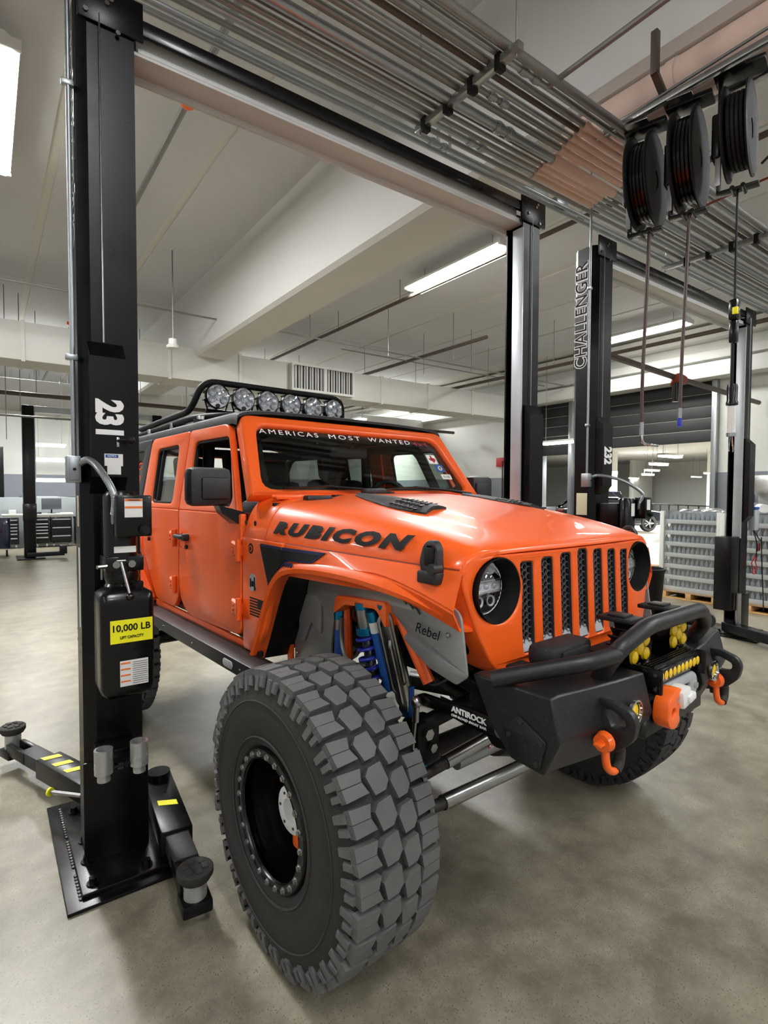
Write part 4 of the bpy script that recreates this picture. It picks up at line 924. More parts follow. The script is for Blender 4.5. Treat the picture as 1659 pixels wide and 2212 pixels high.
for (u, v, a, b, m_) in ((.545, .285, .075, .07, 'text_white'), (.578, .215, .07, .055, 'blue_sticker'), (.60, .150, .085, .038, 'white')):
    st = MB().plate([rrect(u - a / 2, u + a / 2, v - b / 2, v + b / 2, .004, 2)], .0015, 0, wmap(-.006)).build('window_sticker', m_, ws, smooth=0, label={'text_white': 'white sticker with a red state outline', 'blue_sticker': 'blue sticker with a round emblem', 'white': 'pale inspection sticker reading 11 23'}[m_])
    if m_ == 'text_white': MB().plate([[(u - .028, v + .005), (u - .008, v + .008), (u - .008, v + .028), (u + .006, v + .028), (u + .006, v + .012), (u + .028, v + .006), (u + .026, v - .010), (u + .008, v - .028), (u - .004, v - .012), (u - .014, v - .012)]], .001, 0, wmap(-.0045)).build('state_outline', 'red', st, smooth=0)
    if m_ == 'blue_sticker':
        MB().plate([circ(u, v, .018, 16)], .001, 0, wmap(-.0045)).build('emblem', 'cream', st, smooth=0); MB().plate([[(u - .010, v + .008), (u + .010, v + .008), (u + .010, v + .003), (u + .003, v + .003), (u + .003, v - .011), (u - .003, v - .011), (u - .003, v + .003), (u - .010, v + .003)]], .001, 0, wmap(-.0035)).build('emblem', 'text_black', st, smooth=0)
    if m_ == 'white': text('sticker_text', '11-23', 'text_black', .02, (0, 0, 0), (1, 0, 0), (0, 1, 0), st, bend=lambda x, y, z, u=u, v=v: wmap(-.0045)(u + x, v + y, z), width=.05, height=.018, depth=.001)
# ---- roof, rear
rows = []
for y in [.965, .98, 1.02] + [1.1 + k * .19 for k in range(11)] + [3.06, 3.12]:
    e = max(0, (1.02 - y) / .06) * .012 + max(0, (y - 3.06) / .08) * .02; r = []
    for k in range(25):
        a = PI * k / 24; cx_ = -math.cos(a); xx = math.copysign(abs(cx_) ** .6, cx_) * .722
        r.append(Vector((xx, y, 1.962 + .075 * (math.sin(a) ** .42 if 0 < k < 24 else 0) - e)))
    rows.append(r)
roof = MB().slab(rows, (0, 0, -.015)).build('hardtop', 'top_black', J, smooth=50, label='black hardtop roof')
MB().bbox(-.70, .70, 1.60, 1.612, 2.0, 2.033, .002).build('panel_joint', 'lens_black', roof)
for s in (-1, 1):
    q = rpoly([(2.33, 1.50), (2.295, 1.96), (3.11, 1.96), (3.13, 1.50)], .02); qh = rpoly([(2.45, 1.54), (2.42, 1.885), (3.0, 1.885), (3.03, 1.54)], .05)
    pq = panel('hardtop_side', [q, qh], s, m='top_black', d=.03)
    qg = panel('quarter_glass', [qh], s, m='glass_dark', d=.006, bev=0, parent=pq)
    if s < 0:
        for (t_, z, w_) in (('KITC', 1.78, .30), ('LAPD', 1.69, .34), ('AUTO', 1.60, .30)):
            text('window_lettering', t_, 'text_orange', .1, (0, 0, 0), (1, 0, 0), (0, 1, 0), qg, bend=lambda x, y, z_, z=z: (sx(z + y) - .006, 2.62 - x, z + y), width=w_, height=.055, offset=.004, depth=.001)
MB().plate([rrect(-.77, .77, .95, 1.97, .04), rrect(-.6, .6, 1.55, 1.90, .06)], .04, .005, lambda u, v, w: (u * (1 if v < 1.5 else 1 - .16 * (v - 1.47)), 3.13 + w, v)).build('tailgate', 'orange', J)
MB().box(-.76, .76, .62, 3.12, .90, .93).build('floor_pan', 'black_matte', J)
# ---- interior
MB().bbox(-.72, .72, .74, .98, 1.30, 1.565, .05).build('dashboard', 'plastic', J)
MB().box(-.72, .72, .58, .60, .95, 1.55).build('firewall', 'black_matte', J)
for (x, y) in ((-.36, 1.35), (.36, 1.35), (-.36, 2.25), (.36, 2.25)):
    se = MB().bbox(x - .24, x + .24, y - .25, y + .22, 1.08, 1.28, .05).build('seat', 'fabric_black', J)
    Mt = Matrix.Translation((x, y + .22, 1.2)) @ Matrix.Rotation(-.22, 4, 'X')
    MB().bbox(-.23, .23, -.06, .06, 0, .50, .05, Mt).build('seat_back', 'fabric_black', se)
    MB().bbox(-.12, .12, -.04, .04, .50, .68, .035, Mt).build('headrest', 'fabric_black', se)
st_ = MB().tube([(.36 + .18 * math.cos(a), 1.02 + .06 * math.sin(a), 1.50 + .17 * math.sin(a)) for a in [k * PI / 12 for k in range(24)]], .016, 8, closed=True).cyl((.36, 1.02, 1.50), (.36, .92, 1.46), .05, n=12).bbox(.19, .53, 1.01, 1.03, 1.485, 1.515, .01).build('steering_wheel', 'black_matte', J)
for s in (-1, 1):
    MB().tube(round_path([(s * .62, .85, 1.55), (s * .585, 1.05, 1.90), (s * .585, 2.7, 1.90), (s * .62, 3.0, 1.5)], .1), .03, 10).tube([(s * .64, 1.62, 1.0), (s * .60, 1.62, 1.90)], .035, 10).build('roll_bar', 'black_matte', J)
MB().tube([(-.6, 1.62, 1.90), (.6, 1.62, 1.90)], .03, 10).tube([(-.6, 2.5, 1.90), (.6, 2.5, 1.90)], .03, 10).build('roll_bar', 'black_matte', J)
rm = MB().bbox(-.13, .13, .99, 1.02, 1.80, 1.87, .02).cyl((0, .985, 1.86), (0, .965, 1.89), .015, n=8).build('rear_view_mirror', 'plastic', J)
MB().box(-.12, .12, 1.019, 1.023, 1.808, 1.862).build('mirror_glass', 'chrome', rm)
# ---- grille
def gy(x, z): return -.492 + .09 * x * x - .05 * (1.42 - z) + (.10 * max(0, abs(x) - .52))
def gmap(e=0.0): return lambda u, v, w: (u, gy(u, v) - w - e, v)
go = rpoly([(-.455, .992), (.455, .992), (.52, 1.03), (.575, 1.14), (.632, 1.31), (.625, 1.375), (.55, 1.412), (.2, 1.418), (-.2, 1.418), (-.55, 1.412), (-.625, 1.375), (-.632, 1.31), (-.575, 1.14), (-.52, 1.03)], [.03] * 3 + [.05] * 2 + [.03, .03, 0, 0, .03, .03] + [.05] * 3)
holes = []
slots = []
for k in range(7):
    x = (k - 3) * .1127; w = .036; z0, z1 = 1.052, 1.388 - .02 * abs(k - 3) * .4
    if k in (0, 6):
        sg = -1 if k == 0 else 1     # outer edge bows in beside the lamp
        pts = [(x - sg * .034, z0), (x + sg * .030, z0), (x + sg * .034, 1.17), (x + sg * .026, 1.25), (x + sg * .034 , 1.33), (x + sg * .036, z1), (x - sg * .034, z1)]
        o = rpoly(pts if sg > 0 else pts, [.015, .015, .03, .03, .02, .015, .015])
    else: o = rrect(x - .0345, x + .0345, z0, z1, .016, 3)
    slots.append(o); holes.append(o)
for s in (-1, 1): holes.append(circ(s * .482, 1.278, .108, 40))
gr = MB().plate([go] + holes, .045, .007, gmap(0)).build('grille', 'orange', J, smooth=45, label='orange seven slot grille')
# wrap of the grille back to the fenders
for s in (-1, 1):
    P = [(s * .455, .992), (s * .52, 1.03), (s * .575, 1.14), (s * .632, 1.31), (s * .625, 1.36)]
    MB().slab([[Vector((x, gy(x, z) - .01, z)), Vector((x * 1.02, gy(x, z) + .03, z)), Vector((x * 1.03, gy(x, z) + .09, z))] for x, z in P], (-s * .012, 0, 0)).build('grille_side', 'orange', gr)
for o in slots:
    cxm = sum(p[0] for p in o) / len(o); inn = [(cxm + (p[0] - cxm) * .86, 1.22 + (p[1] - 1.22) * .975) for p in o]
    MB().plate([o, inn], .028, .002, gmap(.004)).build('slot_trim', 'plastic', gr)
    x0, x1 = min(p[0] for p in inn), max(p[0] for p in inn)
    MB().hull8([(x0, gy(cxm, 1.07) - .020, 1.057), (x1, gy(cxm, 1.07) - .020, 1.057), (x1, gy(cxm, 1.07) + .02, 1.057), (x0, gy(cxm, 1.07) + .02, 1.057)], [(x0, gy(cxm, 1.07) - .006, 1.094), (x1, gy(cxm, 1.07) - .006, 1.094), (x1, gy(cxm, 1.07) + .02, 1.094), (x0, gy(cxm, 1.07) + .02, 1.094)]).build('slot_lip', 'silver_paint' if cxm < .2 else 'plastic', gr)
# honeycomb mesh behind the slots
hx = MB(); a = .0135
for k in range(7):
    xc = (k - 3) * .1127
    for r_ in range(15):
        for c_ in range(3):
            cxh = xc + (c_ - 1) * a * 1.5; cz = 1.075 + r_ * a * 1.732 + (a * .866 if (c_ % 2) else 0)
            if cz > 1.385: continue
            for e in range(3):
                t0 = e * PI / 3; t1 = t0 + PI / 3
                p0 = (cxh + a * math.cos(t0), cz + a * math.sin(t0)); p1 = (cxh + a * math.cos(t1), cz + a * math.sin(t1))
                dx, dz = p1[0] - p0[0], p1[1] - p0[1]; L_ = math.hypot(dx, dz); nx, nz = -dz / L_ * .0014, dx / L_ * .0014
                y0 = gy(xc, cz) - .010; y1 = y0 + .008
                hx.add([(p0[0] + nx, y0, p0[1] + nz), (p1[0] + nx, y0, p1[1] + nz), (p1[0] - nx, y0, p1[1] - nz), (p0[0] - nx, y0, p0[1] - nz),
                        (p0[0] + nx, y1, p0[1] + nz), (p1[0] + nx, y1, p1[1] + nz), (p1[0] - nx, y1, p1[1] - nz), (p0[0] - nx, y1, p0[1] - nz)],
                       [(0, 1, 2, 3), (0, 4, 5, 1), (3, 2, 6, 7)])
hx.build('honeycomb_mesh', 'mesh_grey', gr, smooth=0, kind='stuff', fix=False)
MB().box(-.42, .42, -.43, -.42, 1.02, 1.40).build('radiator', 'lens_black', gr)
for s in (-1, 1):
    c = Vector((s * .482, gy(.482, 1.278), 1.278)); ax = Vector((0, 1, 0))
    hl = MB().lathe([(-.026, .110), (-.026, .106), (.0, .102), (.075, .093), (.08, 0)], c, ax, 40).build('headlight', 'black_matte', J)
    MB().lathe([(.075, .093), (.045, .091), (.04, .086), (.06, .082)], c, ax, 40).build('lamp_bezel', 'chrome', hl)
    MB().lathe([(.056, .088), (.050, 0)], c, ax, 32).build('reflector', 'head_reflector', hl)
    MB().lathe([(.048, .091), (.036, .088), (.044, .078), (.052, .078)], c, ax, 40).build('light_ring', 'white', hl)
    MB().lathe([(.048, .088), (.030, .078), (.014, .052), (.006, .025), (.004, 0)], c, ax, 32).build('lamp_glass', 'lamp_glass', hl)
    MB().bbox(c.x - .084, c.x + .084, c.y + .018, c.y + .056, 1.302, 1.308, .001).bbox(c.x - .080, c.x + .080, c.y + .018, c.y + .056, 1.262, 1.267, .001).build('lamp_fin', 'chrome', hl)
    MB().bbox(c.x - .078, c.x + .078, c.y + .035, c.y + .056, 1.267, 1.302, .001).build('lamp_reflector', 'head_reflector', hl)
    for dx in (-.04, 0, .04): MB().sphere((c.x + dx, c.y + .035, 1.285), .012, 10).build('led_lens', 'led_lens', hl)
    for dz, rr in ((.055, .024), (-.055, .024)):
        for dx in (-.03, .03): MB().lathe([(.052, rr), (.034, rr * .8), (.048, 0)], (c.x + dx, c.y, 1.288 + dz), ax, 16).build('lamp_reflector', 'head_reflector', hl)
# ---- bumper
def wing(s):
    prof = [(-.50, 1.03), (-.785, 1.032), (-.815, .915), (-.765, .805), (-.65, .815), (-.57, .90)]
    mb = MB(); secs = []
    for (x, dy, dz) in ((.61, 0, 0), (.57, 0, .002), (.34, -.045, .004), (.20, -.065, .006)):
        pr_ = [(a + dy * (1 if a < -.7 else 0), b + dz) for a, b in prof]
        if x < .5: pr_[0] = (-.66, 1.036); pr_[5] = (-.66, .90)
        secs.append([Vector((s * x, a, b)) for a, b in pr_])
    n = len(prof)
    for A_, B_ in zip(secs, secs[1:]): mb.add(A_ + B_, [(i, (i + 1) % n, n + (i + 1) % n, n + i) for i in range(n)])
    mb.add(secs[0], [tuple(range(n))]); mb.add(secs[-1], [tuple(range(n))])
    return mb
bm_ = MB()
for s in (-1, 1):
    w_ = wing(s); bm_.add(w_.v, w_.f)
bm_.bbox(-.22, .22, -.865, -.80, .83, .90, .008)
bump = bm_.build('front_bumper', 'bumper_black', J, smooth=25, label='black steel winch bumper')
bump_mod = bump.modifiers.new('b', 'BEVEL'); bump_mod.width = .006; bump_mod.segments = 2; bump_mod.limit_method = 'ANGLE'
for s in (-1, 1):
    MB().plate([rpoly([(-.775, .905), (-.68, .955), (-.625, .905), (-.66, .83), (-.755, .82)][::1], .008)], .008, .002, lambda u, v, w, s=s: (s * (.614 + w), u, v)).build('end_plate', 'bumper_black', bump)
    for (yy, zz) in ((-.76, .90), (-.69, .94), (-.745, .835), (-.65, .89)): MB().cyl((s * .618, yy, zz), (s * .6215, yy, zz), .008, n=10).build('bolt', 'dark_steel', bump)
    # tow tab, shackle
    tb = MB().plate([rpoly([(-.80, 1.0), (-.86, 1.005), (-.92, .985), (-.935, .955), (-.925, .905), (-.87, .85), (-.80, .86)], [.0, .01, .02, .02, .02, .02, 0]), rpoly([(-.842, .975), (-.862, .978), (-.900, .962), (-.905, .948), (-.895, .932), (-.862, .928)], .008)], .028, .003, lambda u, v, w, s=s: (s * .41 + w, u, v)).build('tow_tab', 'bumper_black', bump)
    sh = empty('shackle', (0, 0, 0)); 
    sh.parent = J; sh['label'] = 'orange bow shackle with black isolator'
    c = Vector((s * .41, -.858, .893))
    MB().tube(smooth_path([c + Vector((-.036, 0, 0)), c + Vector((-.040, -.002, -.03)), c + Vector((-.040, -.004, -.055)), c + Vector((-.030, -.006, -.080)), c + Vector((0, -.008, -.095)), c + Vector((.030, -.006, -.080)), c + Vector((.040, -.004, -.055)), c + Vector((.040, -.002, -.03)), c + Vector((.036, 0, 0))], 4), .0115, 10).build('shackle_bow', 'orange_bright', sh)
    MB().cyl(c + Vector((-.062, 0, 0)), c + Vector((.05, 0, 0)), .010, n=12).lathe([(-.018, 0), (-.018, .025), (.004, .03), (.008, .0)], c + Vector((-.042, 0, 0)), (1, 0, 0), 18).lathe([(-.008, .0), (-.008, .022), (.010, .022), (.012, 0)], c + Vector((.036, 0, 0)), (1, 0, 0), 18).bbox(c.x - .085, c.x - .055, c.y - .012, c.y + .012, c.z - .004, c.z + .004, .002).build('shackle_pin', 'orange_bright', sh)
    MB().tube(smooth_path([c + Vector((.006, -.008, -.094)), c + Vector((.030, -.006, -.080)), c + Vector((.040, -.004, -.055)), c + Vector((.040, -.003, -.042))], 4), .016, 12).build('isolator', 'rubber', sh)
    # fog lamps
    f_ = MB().lathe([(0, .0), (-.002, .036), (-.012, .038), (-.012, .032), (-.004, .03)], (s * .305, -.868, .945), (0, 1, 0), 24).build('fog_lamp', 'chrome', bump)
    MB().sphere((s * .305, -.868, .945), .028, 14, (1, .35, 1)).build('fog_lens', 'yellow_lens', f_)
# bull bar
BB = MB()
BB.tube(round_path([(-.33, -.76, 1.01), (-.355, -.835, 1.125), (-.205, -.86, 1.188), (.205, -.86, 1.185), (.33, -.83, 1.11), (.32, -.76, 1.01)], .045, 6), .027, 16)
for s in (-1, 1):
    BB.tube(round_path([(s * .345, -.835, 1.118), (s * .45, -.80, 1.105), (s * .64, -.60, 1.045)], .08, 5), .026, 14)
BB.build('bull_bar', 'bumper_black', J, smooth=60)
# winch, fairlead, hook, light bar, pods
MB().cyl((-.19, -.74, .965), (.19, -.74, .965), .055, n=24).bbox(-.30, -.19, -.80, -.66, .90, 1.03, .02).bbox(.19, .30, -.80, -.66, .90, 1.03, .02).bbox(-.17, .17, -.74, -.62, 1.02, 1.06, .01).build('winch', 'black_matte', J)
MB().bbox(-.47, -.24, -.70, -.60, 1.055, 1.125, .02).bbox(-.43, -.28, -.712, -.70, 1.07, 1.11, .006).build('winch_control_box', 'plastic', J)
fp = MB().plate([rrect(-.15, .15, .885, .985, .05, 6), rrect(-.09, .09, .92, .95, .014, 4)], .02, .008, lambda u, v, w: (u, -.868 + w, v)).build('fairlead', 'silver_paint', J)
for s in (-1, 1): MB().cyl((s * .122, -.878, .935), (s * .122, -.886, .935), .012, n=6).build('bolt', 'chrome', fp)
hk = empty('winch_thimble', (0, 0, 0)); hk.parent = J; hk['label'] = 'orange rope thimble with grey block hanging at the fairlead'
hm = Matrix.Translation((-.115, -.90, .932)) @ Matrix.Rotation(math.radians(-10), 4, 'Y') @ Matrix.Scale(.85, 4)
MB().plate([rpoly([(-.105, -.02), (-.085, .045), (-.02, .075), (.03, .06), (.035, .02), (-.01, -.02), (.0, -.055), (-.035, -.075), (-.08, -.06)], .02, 4), circ(-.05, -.005, .016, 12), circ(-.005, .02, .011, 12)], .06, .008, lambda u, v, w: tuple(hm @ Vector((u, w, v)))).build('thimble', 'orange_bright', hk)
MB().bbox(.0, .075, -.045, .02, -.015, .055, .012, hm).bbox(.03, .09, -.055, .0, .0, .03, .008, hm).build('block', 'white', hk)
lb = MB().bbox(-.165, .165, -.875, -.82, .992, 1.042, .006).build('light_bar', 'black_gloss', J)
for s in (-1, 1):
    MB().bbox(min(s * .165, s * .176), max(s * .165, s * .176), -.895, -.77, .965, 1.048, .006).build('end_bracket', 'black_gloss', lb)
    for (a, b) in ((-.875, 1.03), (-.875, .985), (-.84, 1.035), (-.80, .98)): MB().cyl((s * .176, a, b), (s * .180, a, b), .006, n=10).build('bolt', 'chrome', lb)
for k in range(4): MB().bbox(-.165, .165, -.865 + k * .011, -.861 + k * .011, 1.04, 1.052, .001).build('cooling_fin', 'black_gloss', lb)
MB().bbox(-.155, .155, -.879, -.874, .997, 1.037, .001).build('lens_panel', 'lens_black', lb)
for k in range(10): MB().sphere((-.139 + k * .031, -.875, 1.017), .0155, 12, (.95, .55, 1.15)).build('led_lens', 'yellow_lens', lb)
def pod(c, r, d, lens, name, parent, ringm='black_gloss', label=None, nl=7, fins=18):
    c = Vector(c)
    p = MB().lathe([(.0, r * .93), (-.012, r), (.012, r * 1.02), (.03, r * .98), (.03, r * .8), (.065, r * .7), (.075, 0)], c, (0, 1, 0), 36).build(name, ringm, parent, label=label)
    MB().lathe([(-.001, 0), (-.003, r * .92), (.004, r * .93)], c, (0, 1, 0), 32).build('lens_panel', 'chrome' if lens == 'led_lens' else 'lens_black', p)
    for k in range(fins):
        a = 2 * PI * k / fins
        M_ = Matrix.Translation(c) @ Matrix.Rotation(a, 4, 'Y')
        MB().bbox(-.003, .003, .01, .065, r * .72, r * 1.06, .001, M_).build('cooling_fin', ringm, p)
    lp = MB()
    spots = [(0, 0)] + [(.58 * math.cos(a), .58 * math.sin(a)) for a in [PI / 6 + k * PI / 3 for k in range(6)]]
    for (u, v) in spots:
        if v < -.3 and abs(u) < .1: continue
        MB().lathe([(-.004, r * .30), (-.014, r * .26), (-.020, r * .12), (-.021, 0)] if lens != 'led_lens' else [(-.016, r * .30), (-.006, r * .18), (-.002, 0)], c + Vector((u * r, 0, v * r)), (0, 1, 0), 14).build('led_lens', lens, p)
    MB().lathe([(-.008, r * .2), (-.012, r * .12), (-.012, 0)], c + Vector((0, 0, -.78 * r)), (0, 1, 0), 6).build('logo_plate', 'black_matte', p)
    if lens == 'led_lens': MB().lathe([(-.012, r * .98), (-.020, r * .5), (-.023, 0)], c, (0, 1, 0), 28).build('lamp_glass', 'lamp_glass', p)
    return p
for s in (-1, 1):
    pod((s * .145, -.80, 1.095), .078, 0, 'yellow_lens', 'driving_lamp', J, label='round driving lamp with yellow lenses')
    MB().bbox(s * .145 - .045, s * .145 + .045, -.80, -.68, 1.175, 1.19, .004).bbox(s * .145 - .03, s * .145 + .03, -.77, -.71, 1.19, 1.197, .002).build('lamp_bracket', 'bumper_black', J)
    MB().tube(smooth_path([(s * .10, -.72, 1.1), (s * .06, -.70, 1.0), (s * .12, -.68, .95)], 4), .006, 6).build('lamp_cable', 'black_matte', J)
# ---- roof rack and lamps
RK = MB()
RK.tube(round_path([(-.585, 3.05, 2.10), (-.60, 1.92, 2.125), (-.545, 1.85, 2.315), (.545, 1.85, 2.315), (.60, 1.92, 2.125), (.585, 3.05, 2.10)], .09, 6), .021, 12)
RK.tube(round_path([(-.585, 3.05, 2.055), (-.60, 1.85, 2.075), (-.50, 1.58, 2.07), (.50, 1.58, 2.07), (.60, 1.85, 2.075), (.585, 3.05, 2.055)], .12, 5), .021, 12)
for y in (1.9, 2.3, 2.7, 3.0): RK.tube([(-.59, y, 2.07), (.59, y, 2.07)], .014, 8)
rk = RK.build('roof_rack', 'black_matte', J, smooth=60)
for s in (-1, 1):
    for y in (1.75, 2.25, 2.75): MB().bbox(s * .60 - .02, s * .60 + .02, y - .02, y + .02, 2.0, 2.075, .004).build('rack_foot', 'steel', rk)
MB().bbox(-.52, .52, 1.86, 1.88, 2.10, 2.14, .003).build('lamp_rail', 'black_matte', rk)
for k in range(6):
    x = -.455 + k * .182
    p = pod((x, 1.83, 2.222), .079, 0, 'led_lens', 'roof_lamp', J, label='round roof lamp with clear lenses', fins=10)
    MB().tube([(x - .08, 1.85, 2.20), (x - .06, 1.85, 2.13), (x + .06, 1.85, 2.13), (x + .08, 1.85, 2.20)], .006, 6).build('lamp_bracket', 'black_gloss', p)
# ---- axles, suspension
def axle(y):
    MB().cyl((-.72, y, .50), (.72, y, .50), .052, n=20).lathe([(-.16, .06), (-.12, .13), (0, .165), (.12, .13), (.16, .06)], (.20, y, .50), (1, 0, 0), 24).sphere((.20, y - .10, .50), .13, 16, (1, .6, 1)).build('axle', 'dark_steel', J)
axle(0); axle(RA)
MB().tube([(.15, .1, .55), (.05, 1.4, .90)], .03, 10).tube([(.15, 2.9, .55), (.05, 1.6, .90)], .035, 10).build('drive_shaft', 'dark_steel', J)
MB().bbox(-.3, .3, 1.2, 2.0, .80, .92, .03).build('skid_plate', 'black_matte', J)
for s in (-1, 1):
    MB().tube([(s * .42, .05, .46), (s * .36, 1.1, .84)], .028, 10).build('control_arm', 'black_matte', J)
    MB().tube([(s * .42, 2.95, .46), (s * .36, 1.9, .84)], .028, 10).build('control_arm', 'black_matte', J)
    # knuckle
    MB().bbox(min(s * .62, s * .74), max(s * .62, s * .74), -.06, .06, .36, .64, .03).cyl((s * .62, 0, .50), (s * .90, 0, .50), .06, n=16).build('steering_knuckle', 'dark_steel', J)
    for y0_ in (0, RA):
        ds = MB().cyl((s * .74, y0_, .50), (s * .76, y0_, .50), .17, n=32).build('brake_disc', 'steel', J)
        MB().bbox(min(s * .76, s * .80), max(s * .76, s * .80), y0_ - .14, y0_ - .10, .42, .62, .01).bbox(min(s * .78, s * .83), max(s * .78, s * .83), y0_ - .12, y0_ + .05, .57, .66, .015).bbox(min(s * .78, s * .83), max(s * .78, s * .83), y0_ - .08, y0_ + .08, .34, .42, .015).build('brake_caliper', 'red', ds)
    # coilover
    a = Vector((s * .632, .04, 1.165)); b = Vector((s * .56, .02, .66)); d = (b - a)
    co = MB().cyl(a, a + d * .22, .029, n=20).cyl(a + d * .2, a + d * .75, .022, n=16).cyl(a + d * .75, b, .012, n=12).build('coilover', 'steel', J, label='coilover shock with blue spring')
    MB().cyl(a - d * .02, a + d * .03, .031, n=20).build('blue_collar', 'blue_anod', co); MB().cyl(a + d * .17, a + d * .225, .040, n=24).build('blue_collar', 'blue_anod', co)
    hp = []
    for k in range(8 * 16 + 1):
        t = k / (8 * 16.); u, v, w = basis(d); an = 2 * PI * k / 16
        hp.append(a + d * (.24 + .62 * t) + (u * math.cos(an) + v * math.sin(an)) * .040)
    MB().tube(hp, .0072, 8).build('spring', 'blue_spring', co)
    MB().cyl(a + d * .86, a + d * .89, .045, n=20).build('spring_seat', 'black_matte', co); MB().cyl(a + d * .52, a + d * .56, .034, n=20).build('spring_divider', 'black_matte', co)
    # bypass shock with tubes
    a = Vector((s * .622, -.085, 1.185)); b = Vector((s * .515, -.10, .755)); d = b - a; u, v, w = basis(d)
    by = MB().cyl(a, b, .030, n=24).cyl(b, b + d * .60, .0085, n=12).build('bypass_shock', 'steel', J)
    MB().cyl(a - d * .015, a + d * .035, .032, n=20).build('blue_collar', 'blue_anod', by); MB().cyl(b - d * .06, b + d * .0, .034, n=20).build('blue_collar', 'blue_anod', by); MB().lathe([(0, .028), (.01, .032), (.09, .022), (.10, .012)], b + d * .44, d, 18).build('blue_collar', 'blue_anod', by)
    for k, (an, l0, l1) in enumerate(((2.2, .1, .8), (2.9, .2, .95), (3.6, .05, .7), (4.2, .3, .9))):
        o_ = (u * math.cos(an) + v * math.sin(an))
        if o_.x * s < -.3: o_ = -o_
        MB().tube(round_path([a + d * l0 + o_ * .028, a + d * (l0 + .04) + o_ * .040, a + d * (l1 - .04) + o_ * .040, a + d * l1 + o_ * .028], .01, 3), .0075, 8).build('bypass_tube', 'steel', by)
    MB().bbox(-.012, .012, -.003, .003, -.09, .06, .001, Matrix.Translation(b - d * .12 + Vector((s * .0, -.031, 0)))).build('decal', 'blue_sticker', by)
    # reservoirs
    for (p0, p1, nm) in (((.60, .235, 1.10), (.60, .235, .80), 'reservoir'), ((.635, -.02, 1.14), (.575, -.05, .84), 'reservoir')):
        p0, p1 = Vector((s * p0[0], p0[1], p0[2])), Vector((s * p1[0], p1[1], p1[2])); dd = p1 - p0
        rs = MB().cyl(p0, p1, .0255 if p0.y > .1 else .018, n=20).build('reservoir', 'blue_sticker', J)
        MB().cyl(p0 - dd * .03, p0 + dd * .10, .028 if p0.y > .1 else .020, n=20).build('blue_collar', 'blue_anod', rs)
        MB().cyl(p0 + dd * .10, p0 + dd * .24, .0268 if p0.y > .1 else .019, n=20).build('band', 'steel' if p0.y > .1 else 'white', rs)
        if p0.y > .1:
            for q in range(2):
                text('decal', 'FOX' if False else 'OFF', 'text_white', .02, p0, (1, 0, 0), (0, 0, 1), rs, width=.03, height=.02) if False else None
    MB().tube(smooth_path([(s * .62, .20, 1.08), (s * .66, .14, 1.0), (s * .655, .10, .93), (s * .60, .04, .92)], 8), .0085, 8).build('hose', 'pipe_grey', J)
    # anti-roll arm and link
    MB().cyl((s * .612, -.245, .848), (s * .595, -.20, .60), .0075, n=10).cyl((s * .612, -.245, .855), (s * .608, -.238, .79), .0125, n=12).cyl((s * .598, -.208, .66), (s * .595, -.20, .59), .0125, n=12).sphere((s * .615, -.247, .865), .021, 12).build('sway_bar_link', 'steel', J)
    arm = MB().plate([rpoly([(-.225, .878), (-.25, .89), (-.37, .895), (-.46, .905), (-.58, .905), (-.62, .88), (-.60, .845), (-.46, .845), (-.38, .855), (-.25, .850)], .012)], .022, .004, lambda u, v, w, s=s: (s * .585 + w, u, v)).build('sway_bar_arm', 'black_gloss', J)
    if s < 0:
        text('arm_lettering', 'ANTIROCK', 'text_white', .03, (-.5985, -.475, .885), (0, -1, 0), (0, 0, 1), arm, width=.15, height=.020, offset=.001)
        text('arm_lettering', 'OFF-ROAD SWAY BAR', 'text_white', .03, (-.5985, -.475, .864), (0, -1, 0), (0, 0, 1), arm, width=.15, height=.008, offset=.0005)
    MB().cyl((s * .60, -.60, .872), (s * .575, -.60, .872), .018, n=16).build('arm_bolt', 'steel', arm)
MB().cyl((-.57, -.61, .872), (.57, -.61, .872), .016, n=10).build('torsion_bar', 'black_matte', J)
# steering: tie rod, drag link, hydraulic ram
tr = MB().tube([(-.66, -.20, .545), (-.46, -.25, .60), (-.40, -.25, .605)], .020, 12).build('drag_link_end', 'dark_steel', J)
MB().cyl((-.47, -.25, .603), (.40, -.27, .70), .0255, n=20).build('drag_link', 'steel', J)
MB().tube([(-.70, -.19, .43), (-.50, -.25, .455), (-.43, -.25, .458)], .022, 12).build('tie_rod_end', 'dark_steel', J)
MB().cyl((-.48, -.25, .455), (.55, -.25, .42), .0275, n=20).build('tie_rod', 'steel', J)
ram = MB().cyl((-.36, -.20, .55), (.20, -.22, .57), .030, n=20).build('steering_ram', 'aluminium', J)
MB().bbox(-.20, -.09, -.2335, -.231, .545, .58, .001).build('ram_sticker', 'red', ram)
text('ram_lettering', 'PSC', 'text_white', .03, (-.125, -.2345, .5625), (1, 0, 0), (0, 0, 1), ram, width=.055, height=.024, offset=.001)
for i in range(3):
    for k in range(4):
        if (i + k) % 2: MB().box(-.195 + i * .010, -.185 + i * .010, -.2348, -.2335, .548 + k * .008, .556 + k * .008).build('checker', 'text_white', ram, smooth=0)
MB().tube([(-.52, -.16, .72), (-.30, -.24, .80), (.30, -.2, .84)], .03, 12).bbox(-.56, -.44, -.20, -.10, .58, .75, .02).build('track_bar', 'black_matte', J)
MB().cyl((-.52, -.205, .71), (-.52, -.222, .71), .022, n=6).cyl((-.50, -.21, .655), (-.50, -.225, .655), .018, n=6).build('bolt', 'steel', J)
MB().plate([rpoly([(-.60, .85), (-.60, 1.0), (-.36, 1.0), (-.30, .84), (-.42, .70), (-.50, .72)], .03)], .05, .004, lambda u, v, w: (-.38 + w, u, v)).build('frame_bracket', 'black_matte', J)
